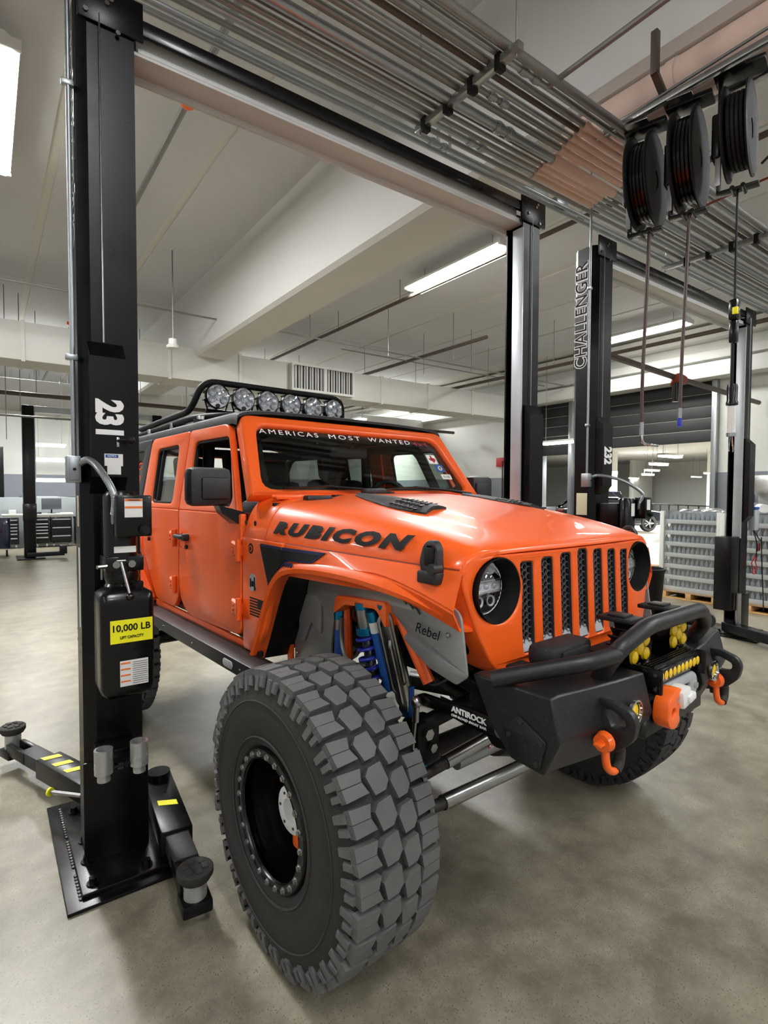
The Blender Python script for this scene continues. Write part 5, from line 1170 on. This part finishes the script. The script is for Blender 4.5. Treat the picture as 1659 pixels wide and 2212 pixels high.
MB().tube(smooth_path([(-.56, -.20, 1.0), (-.58, -.28, .93), (-.55, -.33, .95), (-.50, -.36, 1.0)], 5), .006, 6).build('brake_hose', 'black_matte', J)
text('fender_lettering', 'Rebel', 'text_black', .05, (0, 0, 0), (1, 0, 0), (0, 1, 0), J, bend=lambda x, y, z: (-.642, -.33 - x, 1.135 + y + x * -.08), width=.12, height=.035, shear=.3, depth=.001)

# ---- wheels
def make_tyre(parent, s, m_tread, y0, off=0.0):
    R = .498
    base = empty('wheel', (0, 0, 0)); base.parent = parent
    def X(x): return s * (x + off)
    prof = [(1.046, .232), (1.060, .245), (1.068, .30), (1.070, .35), (1.066, .40), (1.052, .440), (1.040, .462), (1.0, .474), (.90, .478), (.80, .474), (.745, .462), (.735, .44), (.722, .40), (.718, .35), (.722, .28), (.74, .235)]
    ty = MB()
    n = 72; rows = []
    for (x, r) in prof:
        rows.append([Vector((X(x), y0 + r * math.cos(2 * PI * k / n), R + r * math.sin(2 * PI * k / n))) for k in range(n + 1)])
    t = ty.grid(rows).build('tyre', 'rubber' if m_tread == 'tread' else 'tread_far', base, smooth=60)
    # ribs on the sidewall
    MB().lathe([(0, .262), (.004, .268), (0, .272)], (X(1.0655), y0, R), (s, 0, 0), 72).lathe([(0, .386), (.003, .390), (0, .394)], (X(1.068), y0, R), (s, 0, 0), 72).build('sidewall_rib', 'rubber', base)
    N_ = 33; lug = MB()
    def P(a, x, r): return Vector((X(x), y0 + r * math.cos(a), R + r * math.sin(a)))
    def block(pts, r0, r1, ain, sh=.0):
        # pts in (angle fraction of pitch, x); radial block tapering to the top
        cx_ = sum(p[1] for p in pts) / len(pts); ca = sum(p[0] for p in pts) / len(pts)
        bot = [P(a0 + p[0] * dA, p[1], r0) for p in pts]
        top = [P(a0 + (ca + (p[0] - ca) * .96) * dA, cx_ + (p[1] - cx_) * .965, r1 - .02 * abs(p[1] - .895) ** 2 / .027 * .35) for p in pts]
        k = len(pts)
        lug.add(bot + top, [tuple(range(k, 2 * k))] + [(i, (i + 1) % k, k + (i + 1) % k, k + i) for i in range(k)])
    dA = 2 * PI / N_
    for i in range(N_):
        a0 = i * dA
        e = .012 if i % 2 else 0
        # outer shoulder lug: two halves with a sipe
        block([(.06, .975), (.43, .985), (.43, 1.048 + e * .5), (.02, 1.050 + e * .5)], .468, .502, 0)
        block([(.435, .985), (.80, .968), (.84, 1.044 + e * .5), (.435, 1.048 + e * .5)], .468, .502, 0)
        # zig-zag centre blocks
        block([(.06, .901), (.66, .893), (.90, .912), (.94, .952), (.34, .968), (.12, .950)], .474, .500, 0)
        block([(.42, .828), (1.02, .822), (1.24, .840), (1.28, .876), (.70, .890), (.48, .874)], .474, .500, 0)
        # inner shoulder
        block([(.20, .742), (.575, .745), (.575, .815), (.16, .822)], .468, .501, 0)
        block([(.585, .745), (.96, .742), (1.0, .820), (.585, .815)], .468, .501, 0)
        # side biters
        for (xs, sg) in ((1.062, 1), (.727, -1)):
            for (f0, f1, ra, rb) in ((.08, .40, .420, .462), (.52, .78, .436, .462)):
                b_ = [P(a0 + f0 * dA, xs - .008 * sg, ra), P(a0 + f1 * dA, xs - .008 * sg, ra), P(a0 + f1 * dA, xs - .022 * sg, rb + .01), P(a0 + f0 * dA, xs - .022 * sg, rb + .01)]
                t_ = [P(a0 + (f0 + .03) * dA, xs + .002 * sg, ra + .006), P(a0 + (f1 - .03) * dA, xs + .002 * sg, ra + .006), P(a0 + (f1 - .03) * dA, xs - .006 * sg, rb + .012), P(a0 + (f0 + .03) * dA, xs - .006 * sg, rb + .012)]
                lug.add(b_ + t_, [(4, 5, 6, 7), (0, 1, 5, 4), (1, 2, 6, 5), (2, 3, 7, 6), (3, 0, 4, 7)])
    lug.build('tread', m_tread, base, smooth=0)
    # rim
    MB().lathe([(0, .194), (.004, .196), (.006, .226), (-.004, .234), (-.02, .234), (-.03, .19), (-.10, .178), (-.17, .165), (-.20, .160), (-.20, .150), (-.16, .158), (-.10, .174), (-.035, .19)], (X(1.054), y0, R), (s, 0, 0), 64).build('rim', 'black_gloss', base)
    br_ = MB().lathe([(.0, .196), (.007, .198), (.010, .206), (.007, .228), (0, .232)], (X(1.056), y0, R), (s, 0, 0), 64).build('beadlock_ring', 'black_gloss', base)
    b0 = None
    for k in range(24 if y0 < 1 else 0):
        a = 2 * PI * k / 24
        if b0 is None:
            b0 = MB().cyl((0, 0, 0), (s * .009, 0, 0), .0085, n=6).cyl((-.001 * s, 0, 0), (s * .003, 0, 0), .0115, n=12).build('bolt', 'steel', base)
            q = b0
        else:
            q = b0.copy(); COL.objects.link(q); q.parent = base
        q.location = (X(1.063), y0 + .213 * math.cos(a), R + .213 * math.sin(a))
    sp_ = MB()
    for k in range(6):
        a = 2 * PI * k / 6 + .3
        M_ = Matrix.Translation((X(.885), y0, R)) @ Matrix.Rotation(a, 4, 'X')
        sp_.bbox(-.012, .012, -.022, .022, .04, .165, .006, M_)
    sp_.build('spoke', 'black_gloss', base)
    MB().lathe([(-.03, .060), (.055, .060), (.06, .080), (.078, .080), (.082, .074), (.082, .040), (.07, .036), (.02, .034), (.02, 0)], (X(.90), y0, R), (s, 0, 0), 32).build('hub', 'white', base, label='pale hub flange')
    for k in range(6):
        a = 2 * PI * k / 6; MB().cyl((X(.980), y0 + .058 * math.cos(a), R + .058 * math.sin(a)), (X(.985), y0 + .058 * math.cos(a), R + .058 * math.sin(a)), .005, n=8).build('hub_screw', 'dark_steel', base)
    MB().bbox(min(X(.925), X(.955)), max(X(.925), X(.955)), y0 - .035, y0 + .045, R + .07, R + .150, .012).build('hub_brace', 'orange_bright', base)
    MB().bbox(min(X(.925), X(.955)), max(X(.925), X(.955)), y0 - .055, y0 + .03, R - .150, R - .07, .012).build('hub_brace', 'orange_bright', base)
    return base
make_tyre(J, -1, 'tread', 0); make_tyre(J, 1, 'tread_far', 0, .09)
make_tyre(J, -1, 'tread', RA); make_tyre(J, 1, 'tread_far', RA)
# ------------------------------------------------------------------ hose and cable reels under the strut rail
rail = empty('reel_rail', (3.39, .9, 3.90), 0, 'strut rail carrying the three black reels', 'bracket')
MB().bbox(-.14, -.10, -3.5, 1.25, -.01, .025, .003).build('strut', 'steel', rail); MB().bbox(.10, .14, -3.5, 1.25, -.01, .025, .003).build('strut', 'steel', rail)
rl = ['black hose reel furthest left with a long hose dangling to a gooseneck nozzle', 'black hose reel in the middle of the three with a blue tipped hose', 'black cord reel furthest right holding the hand lamp']
def reel(y, z, lab, R_, hosem):
    r = empty('hose_reel', (3.39, y, z), math.radians(14), lab, 'hose reel', 'reels hanging from the ceiling')
    for yy in (-.060, .052):
        MB().lathe([(0, .05), (.0, R_ - .03), (-.006, R_ - .015), (0, R_), (.008, R_), (.006, R_ - .02), (.008, .05)], (0, yy, 0), (0, 1, 0), 40).build('flange', 'black_matte', r)
    MB().cyl((0, -.055, 0), (0, .055, 0), .08, n=20).build('drum', 'black_matte', r)
    ho = MB(); pts = []
    for L_ in range(3):
        rr = .15 + .035 * L_
        if rr > R_ - .03: break
        for k in range(4 * 20):
            a = 2 * PI * k / 20; pts.append((rr * math.cos(a), -.040 + .020 * (k / 20) if L_ % 2 == 0 else .040 - .020 * (k / 20), rr * math.sin(a)))
    ho.tube(pts, .013, 6).build('wound_hose', hosem, r)
    fr = MB().bbox(-.03, .03, .085, .10, -.30, .34, .004).bbox(-.05, .05, .08, .125, -.12, .12, .01).bbox(-.06, .06, -.12, .12, .31, .34, .004).bbox(-.03, .03, -.10, .10, -.315, -.30, .003)
    fr.build('frame', 'black_gloss', r)
    MB().bbox(-.036, -.031, .08, .105, -.27, .0, .001).bbox(-.034, .034, .1005, .103, -.27, -.02, .001).build('face_label', 'silver_paint', r)
    MB().cyl((-.05, -.03, -.31), (.05, -.03, -.31), .012, n=10).cyl((-.05, .02, -.31), (.05, .02, -.31), .012, n=10).build('hose_guide', 'black_gloss', r)
    MB().bbox(-.12, .12, -.03, .1, .325, .338, .003).build('mount_plate', 'steel', r)
    return r
reel(1.885, 3.545, rl[0], .275, 'black_gloss'); reel(1.625, 3.555, rl[1], .275, 'black_gloss'); reel(1.36, 3.585, rl[2], .24, 'black_matte')
h1 = empty('hanging_hose', (3.39, 1.865, 3.24), 0, 'reddish brown hose hanging from the left reel, ending in a chrome nozzle', 'hose')
MB().tube(smooth_path([(0, -.01, .02), (-.004, 0, -.4), (-.012, .01, -.9), (-.012, .01, -1.2)], 6), .011, 8).build('hose', 'hose_brown', h1)
MB().cyl((-.012, .01, -1.19), (-.012, .01, -1.27), .013, n=10).tube(smooth_path([(-.012, .01, -1.27), (-.01, .005, -1.31), (.02, 0, -1.325), (.06, -.01, -1.33)], 4), .009, 8).bbox(.03, .13, -.03, .0, -1.34, -1.325, .004).build('nozzle', 'chrome', h1)
h2 = empty('hanging_hose', (3.39, 1.625, 3.25), 0, 'dark hose hanging from the middle reel with brass ring and blue tip', 'hose')
MB().tube(smooth_path([(0, -.01, .02), (-.003, 0, -.4), (-.008, .01, -.8), (-.02, .01, -1.15)], 6), .010, 8).build('hose', 'hose_brown', h2)
MB().cyl((-.02, .01, -1.14), (-.021, .01, -1.20), .012, n=10).build('ferrule', 'chrome', h2); MB().cyl((-.021, .01, -1.20), (-.022, .01, -1.25), .013, n=10).build('coupler', 'blue_spring', h2)
h3 = empty('work_lamp', (3.39, 1.36, 3.28), 0, 'hand lamp with white tube hanging on a black cord at the right', 'lamp')
MB().cyl((0, 0, 0), (0, 0, -.62), .006, n=8).cyl((0, 0, -.84), (0, 0, -1.08), .005, n=8).build('cord', 'black_matte', h3)
MB().bbox(-.03, .03, -.025, .025, -.72, -.60, .018).bbox(-.02, .02, -.02, .02, -.84, -.72, .008).build('cord_stop', 'black_gloss', h3)
MB().bbox(-.031, -.012, -.027, -.0, -.69, -.65, .003).build('stop_label', 'yellow', h3)
MB().lathe([(0, 0), (0, .024), (-.02, .028), (-.09, .026), (-.10, .03), (-.115, .03), (-.12, 0)], (0, 0, -1.07), (0, 0, 1), 18).build('handle', 'black_gloss', h3)
MB().cyl((0, 0, -1.19), (0, 0, -1.34), .021, n=16).build('lamp_tube', 'white', h3)
MB().cyl((0, 0, -1.34), (0, 0, -1.36), .026, n=16).tube([(-.012, 0, -1.36), (-.02, 0, -1.40), (-.026, 0, -1.43), (-.02, 0, -1.445)], .003, 6).tube([(.012, 0, -1.36), (.02, 0, -1.40), (.03, 0, -1.43), (.024, 0, -1.445)], .003, 6).build('lamp_hook', 'chrome', h3)
pw = empty('power_box', (3.46, .98, 3.93), 0, 'grey electrical box with two black plugs at top right', 'electrical box')
MB().bbox(-.06, .05, -.09, .06, -.03, .04, .005).build('box', 'galv', pw)
for dx in (-.02, .03): MB().cyl((dx, -.02 + dx, -.03), (dx, -.02 + dx, -.09), .018, .012, n=12).build('plug', 'black_matte', pw)
MB().tube(smooth_path([(-.02, -.04, -.09), (-.01, .02, -.22), (.03, .16, -.40), (.02, .30, -.52)], 8), .007, 8).tube(smooth_path([(.03, .01, -.09), (.05, -.03, -.16), (.09, -.08, -.2)], 6), .007, 8).build('power_cord', 'black_matte', pw)
bar_thing('electrical_conduit', 'thin conduit in front of the beige pipe feeding the power box', 'conduit', 'pipe_grey', [(3.30, 1.08, 4.0), (3.30, 1.95, 3.96), (3.35, 2.2, 4.0)], .009)
bar_thing('air_line', 'thin dark line dropping past the reels to the upper right', 'pipe', 'red_brown', [(4.3, 2.05, 3.7), (4.2, 1.0, 3.7), (3.9, .3, 3.75)], .008)

# ------------------------------------------------------------------ wrapped pallets of bottled water, trash can, pallet stack
def wood_pallet(root, lx, ly, z=0):
    for k in range(5): MB().bbox(-lx / 2 + k * lx / 5 + .01, -lx / 2 + (k + 1) * lx / 5 - .015, -ly / 2, ly / 2, z + .10, z + .125, .003).build('pallet_board', 'wood', root)
    for k in range(3):
        y = -ly / 2 + .02 + k * (ly - .12) / 2; MB().bbox(-lx / 2, lx / 2, y, y + .08, z + .02, z + .10, .004).build('pallet_runner', 'wood', root)
    for k in range(3): MB().bbox(-lx / 2 + k * (lx - .1) / 2, -lx / 2 + k * (lx - .1) / 2 + .1, -ly / 2, ly / 2, z, z + .02, .003).build('pallet_board', 'wood', root)
def water_pallet(x, y, lx, ly, lab, roll=False, rz=0.0):
    r = empty('wrapped_pallet', (x, y, 0), rz, lab, 'pallet'); wood_pallet(r, lx, ly)
    nl = 7; hh = 1.19 / nl
    for l in range(nl):
        z = .125 + l * hh
        MB().bbox(-lx / 2 + .02, lx / 2 - .02, -ly / 2 + .02, ly / 2 - .02, z, z + .062, .004).build('tray', 'wall_white', r)
        bt = MB()
        for (ax, n_) in (('y', int(ly / .068)), ('x', int(lx / .068))):
            for k in range(n_):
                t = (k + .5) / n_ - .5
                px_, py_ = (-lx / 2 + .06, t * (ly - .06)) if ax == 'y' else (t * (lx - .06), -ly / 2 + .06)
                bt.lathe([(0, .030), (hh - .075, .030), (hh - .045, .012), (hh - .02, .012), (hh - .02, 0)], (px_, py_, z + .045 - .03), (0, 0, 1), 8)
        tag(bt.build('water_bottle', 'bottle', r), kind='stuff')
        MB().box(-lx / 2 + .10, lx / 2 - .1, -ly / 2 + .10, ly / 2 - .1, z + .045, z + hh).build('bottle_core', 'grey_flock', r, smooth=0)
    rnd = random.Random(int(x * 100)); rows = []
    ring = [(-lx / 2, ly / 2)] + [(-lx / 2, ly / 2 - ly * k / 14) for k in range(1, 14)] + [(-lx / 2, -ly / 2)] + [(-lx / 2 + lx * k / 14, -ly / 2) for k in range(1, 14)] + [(lx / 2, -ly / 2), (lx / 2, ly / 2), (-lx / 2, ly / 2)]
    for i in range(20):
        z = .10 + i * 1.24 / 19; rows.append([Vector((a * (1 + rnd.uniform(-.006, .01)), b * (1 + rnd.uniform(-.006, .01)), z)) for a, b in ring])
        rows[-1][-1] = rows[-1][0]
    MB().grid(rows).build('stretch_wrap', 'wrap_film', r, fix=False)
    MB().bbox(-lx / 2 - .012, -lx / 2 + .06, -ly / 2 - .012, -ly / 2 + .05, .13, 1.33, .005).build('corner_board', 'wall_white', r); MB().bbox(-lx / 2 - .012, -lx / 2 + .05, ly / 2 - .05, ly / 2 + .012, .13, 1.33, .005).build('corner_board', 'wall_white', r)
    lump = MB()
    for k in range(9): lump.sphere((rnd.uniform(-lx * .35, lx * .35), rnd.uniform(-ly * .35, ly * .3), 1.335), rnd.uniform(.05, .12), 8, (1.4, 1.2, .35))
    lump.build('loose_film', 'wrap_film', r)
    if roll: MB().cyl((-.45, -.1, 1.40), (-.05, .1, 1.40), .06, n=18).build('paper_roll', 'white', r)
    return r
mat('bottle', '#7b878d', 0.18, coat=0.6, var=0.25, scale=30)
water_pallet(8.97, 3.92, 1.05, .85, 'shrink wrapped pallet of bottled water left of the far lift column')
water_pallet(8.9, 3.06, 1.25, .72, 'wrapped pallet of bottled water with a paper roll on top at the right edge', True)
tc_ = empty('trash_can', (6.95, 3.75, 0), 0, 'black trash can standing behind the truck grille', 'bin')
MB().lathe([(0, 0), (0, .17), (.58, .21), (.60, .225), (.63, .225), (.63, .205), (.55, .2), (.02, .16)], (0, 0, 0), (0, 0, 1), 28).build('bin_body', 'black_matte', tc_)
MB().tube([(.20, -.06, .60), (.25, -.05, .62), (.25, .05, .62), (.20, .06, .60)], .012, 6).build('bin_handle', 'black_matte', tc_)
ps = empty('pallet_stack', (8.55, 5.1, 0), 0, 'empty wooden pallets stacked beside the wrapped pallet', 'pallet')
for k in range(3): wood_pallet(ps, 1.1, .9, k * .14)
# stainless cabinet by the right wall
sc_ = empty('steel_cabinet', (13.55, 4.6, 0), 0, 'stainless steel cabinet against the grey wall at the right edge', 'cabinet')
MB().bbox(-.35, .35, -.8, .72, .0, 2.0, .02).build('cabinet_body', 'steel', sc_); MB().bbox(-.362, -.35, -.78, .70, .08, 1.94, .004).build('cabinet_door', 'chrome', sc_)

# ------------------------------------------------------------------ parked cars in the garage beyond
def simple_car(x, y, rz, body, lab, suv):
    r = empty('parked_car', (x, y, 0), rz, lab, 'car', None); H = 1.68 if suv else 1.42
    # u forward
    side = [(-2.35, .35), (-2.38, .75), (-2.30, .98 if suv else .95), (-1.2, 1.02), (1.0, .98), (2.0, .84), (2.32, .66), (2.36, .35), (1.85, .25), (-1.85, .25)]
    ws_ = [circ(1.42, .34, .37, 20), circ(-1.42, .34, .37, 20)]
    outl = rpoly(side, .12)
    MB().plate([outl], 1.78, .08, lambda u, v, w: (u, w * (1 - .05 * max(0, abs(u) - 1.6)), v)).build('body', body, r, smooth=40)
    cab = rpoly([(-2.15 if suv else -1.95, .97), (-1.75 if suv else -1.25, H), (.25 if suv else .1, H), (1.12, .95)], .14)
    MB().plate([cab], 1.46, .10, lambda u, v, w: (u, w * (1 - .16 * (v - .95) / (H - .95)), v)).build('cabin_glass', 'car_glass', r, smooth=40)
    MB().plate([rpoly([(-1.8 if suv else -1.25, H - .04), (-1.7 if suv else -1.2, H + .015), (.2, H + .015), (.28, H - .04)], .02)], 1.2, .03, lambda u, v, w: (u, w, v)).build('roof', body, r)
    for s in (-1, 1):
        MB().tube([(1.08, s * .70, .98), (.16, s * .62, H - .02), (-1.25, s * .62, H - .01), (-1.95, s * .68, 1.0)], .03, 8).tube([(-.35, s * .705, .98), (-.35, s * .63, H - .02)], .03, 6).build('window_pillar', body, r)
        for u in (1.42, -1.42):
            w_ = MB().lathe([(-.10, .22), (-.10, .31), (-.07, .345), (.07, .345), (.10, .31), (.10, .22)], (u, s * .80, .345), (0, 1, 0), 28).build('tyre', 'tread_far', r)
            MB().lathe([(.0, .23), (.015, .22), (-.03, .20), (-.04, .0)], (u, s * .89, .345), (0, s, 0), 24).build('rim', 'black_matte', w_)
            for k in range(5):
                a = 2 * PI * k / 5; MB().cyl((u, s * .895, .345), (u + .20 * math.cos(a), s * .895, .345 + .20 * math.sin(a)), .022, n=6).build('spoke', 'silver_paint', w_)
        MB().bbox(1.95, 2.25, s * .62 - .18, s * .62 + .16, .66, .76, .03).build('headlamp', 'led_lens', r)
        MB().bbox(-2.37, -2.25, s * .62 - .2, s * .62 + .2, .80, .92, .02).build('tail_lamp', 'red', r)
    MB().bbox(2.28, 2.38, -.45, .45, .45, .66, .03).build('front_grille', 'lens_black', r)
    MB().bbox(-2.40, -2.37, -.26, .26, .62, .74, .005).build('number_plate', 'white', r)
    return r
simple_car(21.6, 13.5, math.radians(-30), 'car_dark', 'dark sedan parked nearer in the garage beyond the opening', False)
simple_car(27.2, 18.3, math.radians(145), 'car_blue', 'dark blue SUV parked behind the dark sedan', True)
gl = [(x, y) for x in (19, 24, 30, 37, 44) for y in (9.5, 12.5, 16, 20, 25)]
g0 = None
for i, (x, y) in enumerate(gl):
    if g0 is None:
        g0 = empty('garage_light', (0, 0, 0)); MB().bbox(-.6, .6, -.12, .12, -.02, .04, .01).build('diffuser', 'tube_far', g0); MB().bbox(-.62, .62, -.14, .14, .04, .10, .01).build('housing', 'white', g0)
        for u in (-.5, .5): MB().cyl((u, 0, .1), (u, 0, 1.55), .008, n=6).build('rod', 'pipe_grey', g0)
        q = g0
    else: q = copy_tree(g0)
    q.location = (x, y, 2.85); tag(q, 'hanging strip light in the parking garage beyond the opening', 'ceiling light', 'garage strip lights')
# chairs row hint: rails of the garage barrier
bar_ = empty('garage_railing', (33, 16.5, 0), math.radians(55), 'low dark railing far back in the garage', 'railing')
MB().bbox(-4, 4, -.03, .03, .9, .96, .01).build('top_rail', 'black_matte', bar_)
for k in range(9): MB().bbox(-4 + k, -3.94 + k, -.03, .03, 0, .9, .01).build('post', 'black_matte', bar_)

# ------------------------------------------------------------------ tool benches at the far left
def cabinet(x0, x1, yf, h, rows, lab, name='tool_cabinet', wide=1, top='white'):
    r = empty(name, ((x0 + x1) / 2, yf, 0), 0, lab, 'tool cabinet'); w = (x1 - x0) / 2
    MB().bbox(-w, w, 0, .55, .12, h, .01).build('body', 'black_gloss', r)
    MB().bbox(-w - .01, w + .01, -.02, .57, h, h + .04, .005).build('worktop', top, r)
    n = len(rows); z = h - .05
    for k, dh in enumerate(rows):
        d = MB().bbox(-w + .03, w - .03, -.015, 0, z - dh + .01, z, .004).build('drawer', 'black_matte', r)
        MB().bbox(-w + .04, w - .04, -.03, -.012, z - .035, z - .005, .004).build('handle', 'silver_paint', d); z -= dh
    for u in (-w + .07, w - .07): MB().cyl((u - .02, .05, .06), (u + .02, .05, .06), .06, n=16).build('caster', 'galv', r)
    return r
YB = 18.3
cabinet(1.50, 2.03, YB, .86, (.24, .24, .22), 'black three drawer roller cabinet beside the small bin', top='wall_white')
cabinet(1.10, 1.47, YB, .86, (.12, .09, .09, .09, .12, .12), 'black cabinet of narrow drawers under the monitor', top='wall_white')
cabinet(.40, .74, YB, .86, (.12, .09, .09, .09, .12, .12), 'black narrow drawer cabinet left of the distant lift', top='wall_white')
MB_ = MB().bbox(.35, 2.08, YB - .04, YB + .55, .90, .95, .008).build('bench_top', 'wall_white'); tag(MB_, 'long pale bench top over the black drawer cabinets', 'worktop')
mo_ = empty('monitor', (1.55, YB + .3, .95), 0, 'flat black computer monitor on the distant bench', 'monitor')
MB().bbox(-.25, .25, -.02, .02, .12, .44, .006).build('screen', 'screen', mo_); MB().bbox(-.02, .02, 0, .03, 0, .2, .004).bbox(-.1, .1, -.06, .1, 0, .012, .003).build('stand', 'black_matte', mo_)
for i, (x, w, h_, m_, lab) in enumerate(((.62, .10, .12, 'white', 'white paper roll box on the bench left of the distant lift'), (1.95, .2, .03, 'white', 'stack of papers at the right end of the distant bench'), (1.2, .14, .05, 'plastic', 'dark keyboard lying on the distant bench'))):
    tag(MB().bbox(x - w, x + w * .6, YB + .05, YB + .25, .95, .95 + h_, .005).build(['box', 'paper_stack', 'keyboard'][i], m_), lab, ['box', 'paper', 'keyboard'][i])
tag(MB().bbox(-1.5, 2.6, YB + .75, YB + .83, 0, 1.42, .01).build('partition', 'grey_flock'), 'low pale grey partition behind the distant benches', 'partition')
bn = empty('waste_bin', (2.22, YB, 0), 0, 'slim black bin with a yellow sticker by the distant benches', 'bin')
MB().bbox(-.12, .14, -.1, .3, .06, .80, .015).build('body', 'black_gloss', bn); MB().bbox(-.13, .15, -.11, .31, .80, .86, .01).build('lid', 'black_matte', bn); MB().bbox(-.07, .03, -.106, -.1, .58, .70, .001).build('sticker', 'yellow', bn)
ct = empty('tool_cart', (.30, 16.4, 0), 0, 'dark tool cart at the left picture edge', 'cart')
MB().bbox(-.45, .18, -.25, .25, .2, .95, .02).build('body', 'car_blue', ct)
for u in (-.35, .1): MB().cyl((u - .02, -.15, .08), (u + .02, -.15, .08), .08, n=14).build('caster', 'black_matte', ct)
# a dark car raised behind the partition
dc = simple_car(2.2, 21.2, 0, 'car_dark', 'dark car standing behind the partition at the far left', False); dc.location.z = .25
dc.location.z = 0.0
# extra strips hanging far back
for (x, y, z, lab) in ((1.72, 22, 3.15, 'far strip light above the left benches, upper one'), (1.86, 21, 2.60, 'far strip light above the left benches, middle one'), (1.72, 20, 1.92, 'far strip light above the left benches, lowest one'), (10.3, 15.9, 4.05, 'bright strip light just above the truck windshield header on the right'), (13.2, 9.75, 3.02, 'short strip light between the two lift columns')):
    f_ = empty('strip_light', (x, y, z), PI / 2 if x > 5 else 0, lab, 'ceiling light')
    MB().bbox(-.55, .55, -.12, .12, -.03, .03, .02).build('diffuser', 'tube_far', f_); MB().bbox(-.58, .58, -.14, .14, .03, .08, .01).build('housing', 'white', f_)
    for u in (-.45, .45): MB().cyl((u, 0, .08), (u, 0, CZ - z), .008, n=6).build('rod', 'pipe_grey', f_)
# pipes and rods at the far left
bar_thing('sprinkler_pipe', 'dark pipe crossing the far left under the nearest duct', 'pipe', 'pipe_dark', [(-8, 14.4, 3.72), (13.5, 14.4, 3.72)], .05)
bar_thing('sprinkler_pipe', 'thin pale pipe running across under the dark one', 'pipe', 'pipe_grey', [(-8, 15.0, 3.3), (13.5, 15.0, 3.3)], .025)
bar_thing('sprinkler_pipe', 'thin dark pipe across the far wall', 'pipe', 'pipe_dark', [(-8, 20.0, 4.0), (13.5, 20.0, 4.0)], .03)
for i, (x, y, z) in enumerate(((.35, 12.9, 2.6), (.6, 13.3, 3.2), (.95, 14.4, 3.72), (2.0, 14.4, 3.72), (3.1, 14.4, 3.72), (4.2, 14.4, 3.72), (5.6, 14.4, 3.72), (7.4, 14.4, 3.72), (2.6, 20, 4.0), (4.8, 20, 4.0), (1.4, 20, 4.0))):
    tag(MB().cyl((x, y, z), (x, y, CZ), .009, n=6).build('hanger_rod', 'pipe_grey'), 'thin threaded hanger rod dropping from the ceiling', 'rod', 'hanger rods')
# red sign and stand by the right wall
tag(MB().bbox(13.93, 13.97, 12.42, 12.78, 2.47, 2.77, .004).build('wall_sign', 'red'), 'small red square sign high on the wall behind the hood', 'sign')
ts = empty('folding_stand', (13.2, 11.84, 0), 0, 'thin black tripod stand against the grey wall behind the hood', 'stand')
MB().cyl((0, 0, .9), (0, 0, 2.6), .02, n=8).build('pole', 'black_matte', ts)
for k in range(3):
    a = 2 * PI * k / 3 + .4; MB().cyl((0, 0, 1.5), (.45 * math.cos(a), .45 * math.sin(a), 0.02), .016, n=8).build('leg', 'black_matte', ts)
"""wrap up"""
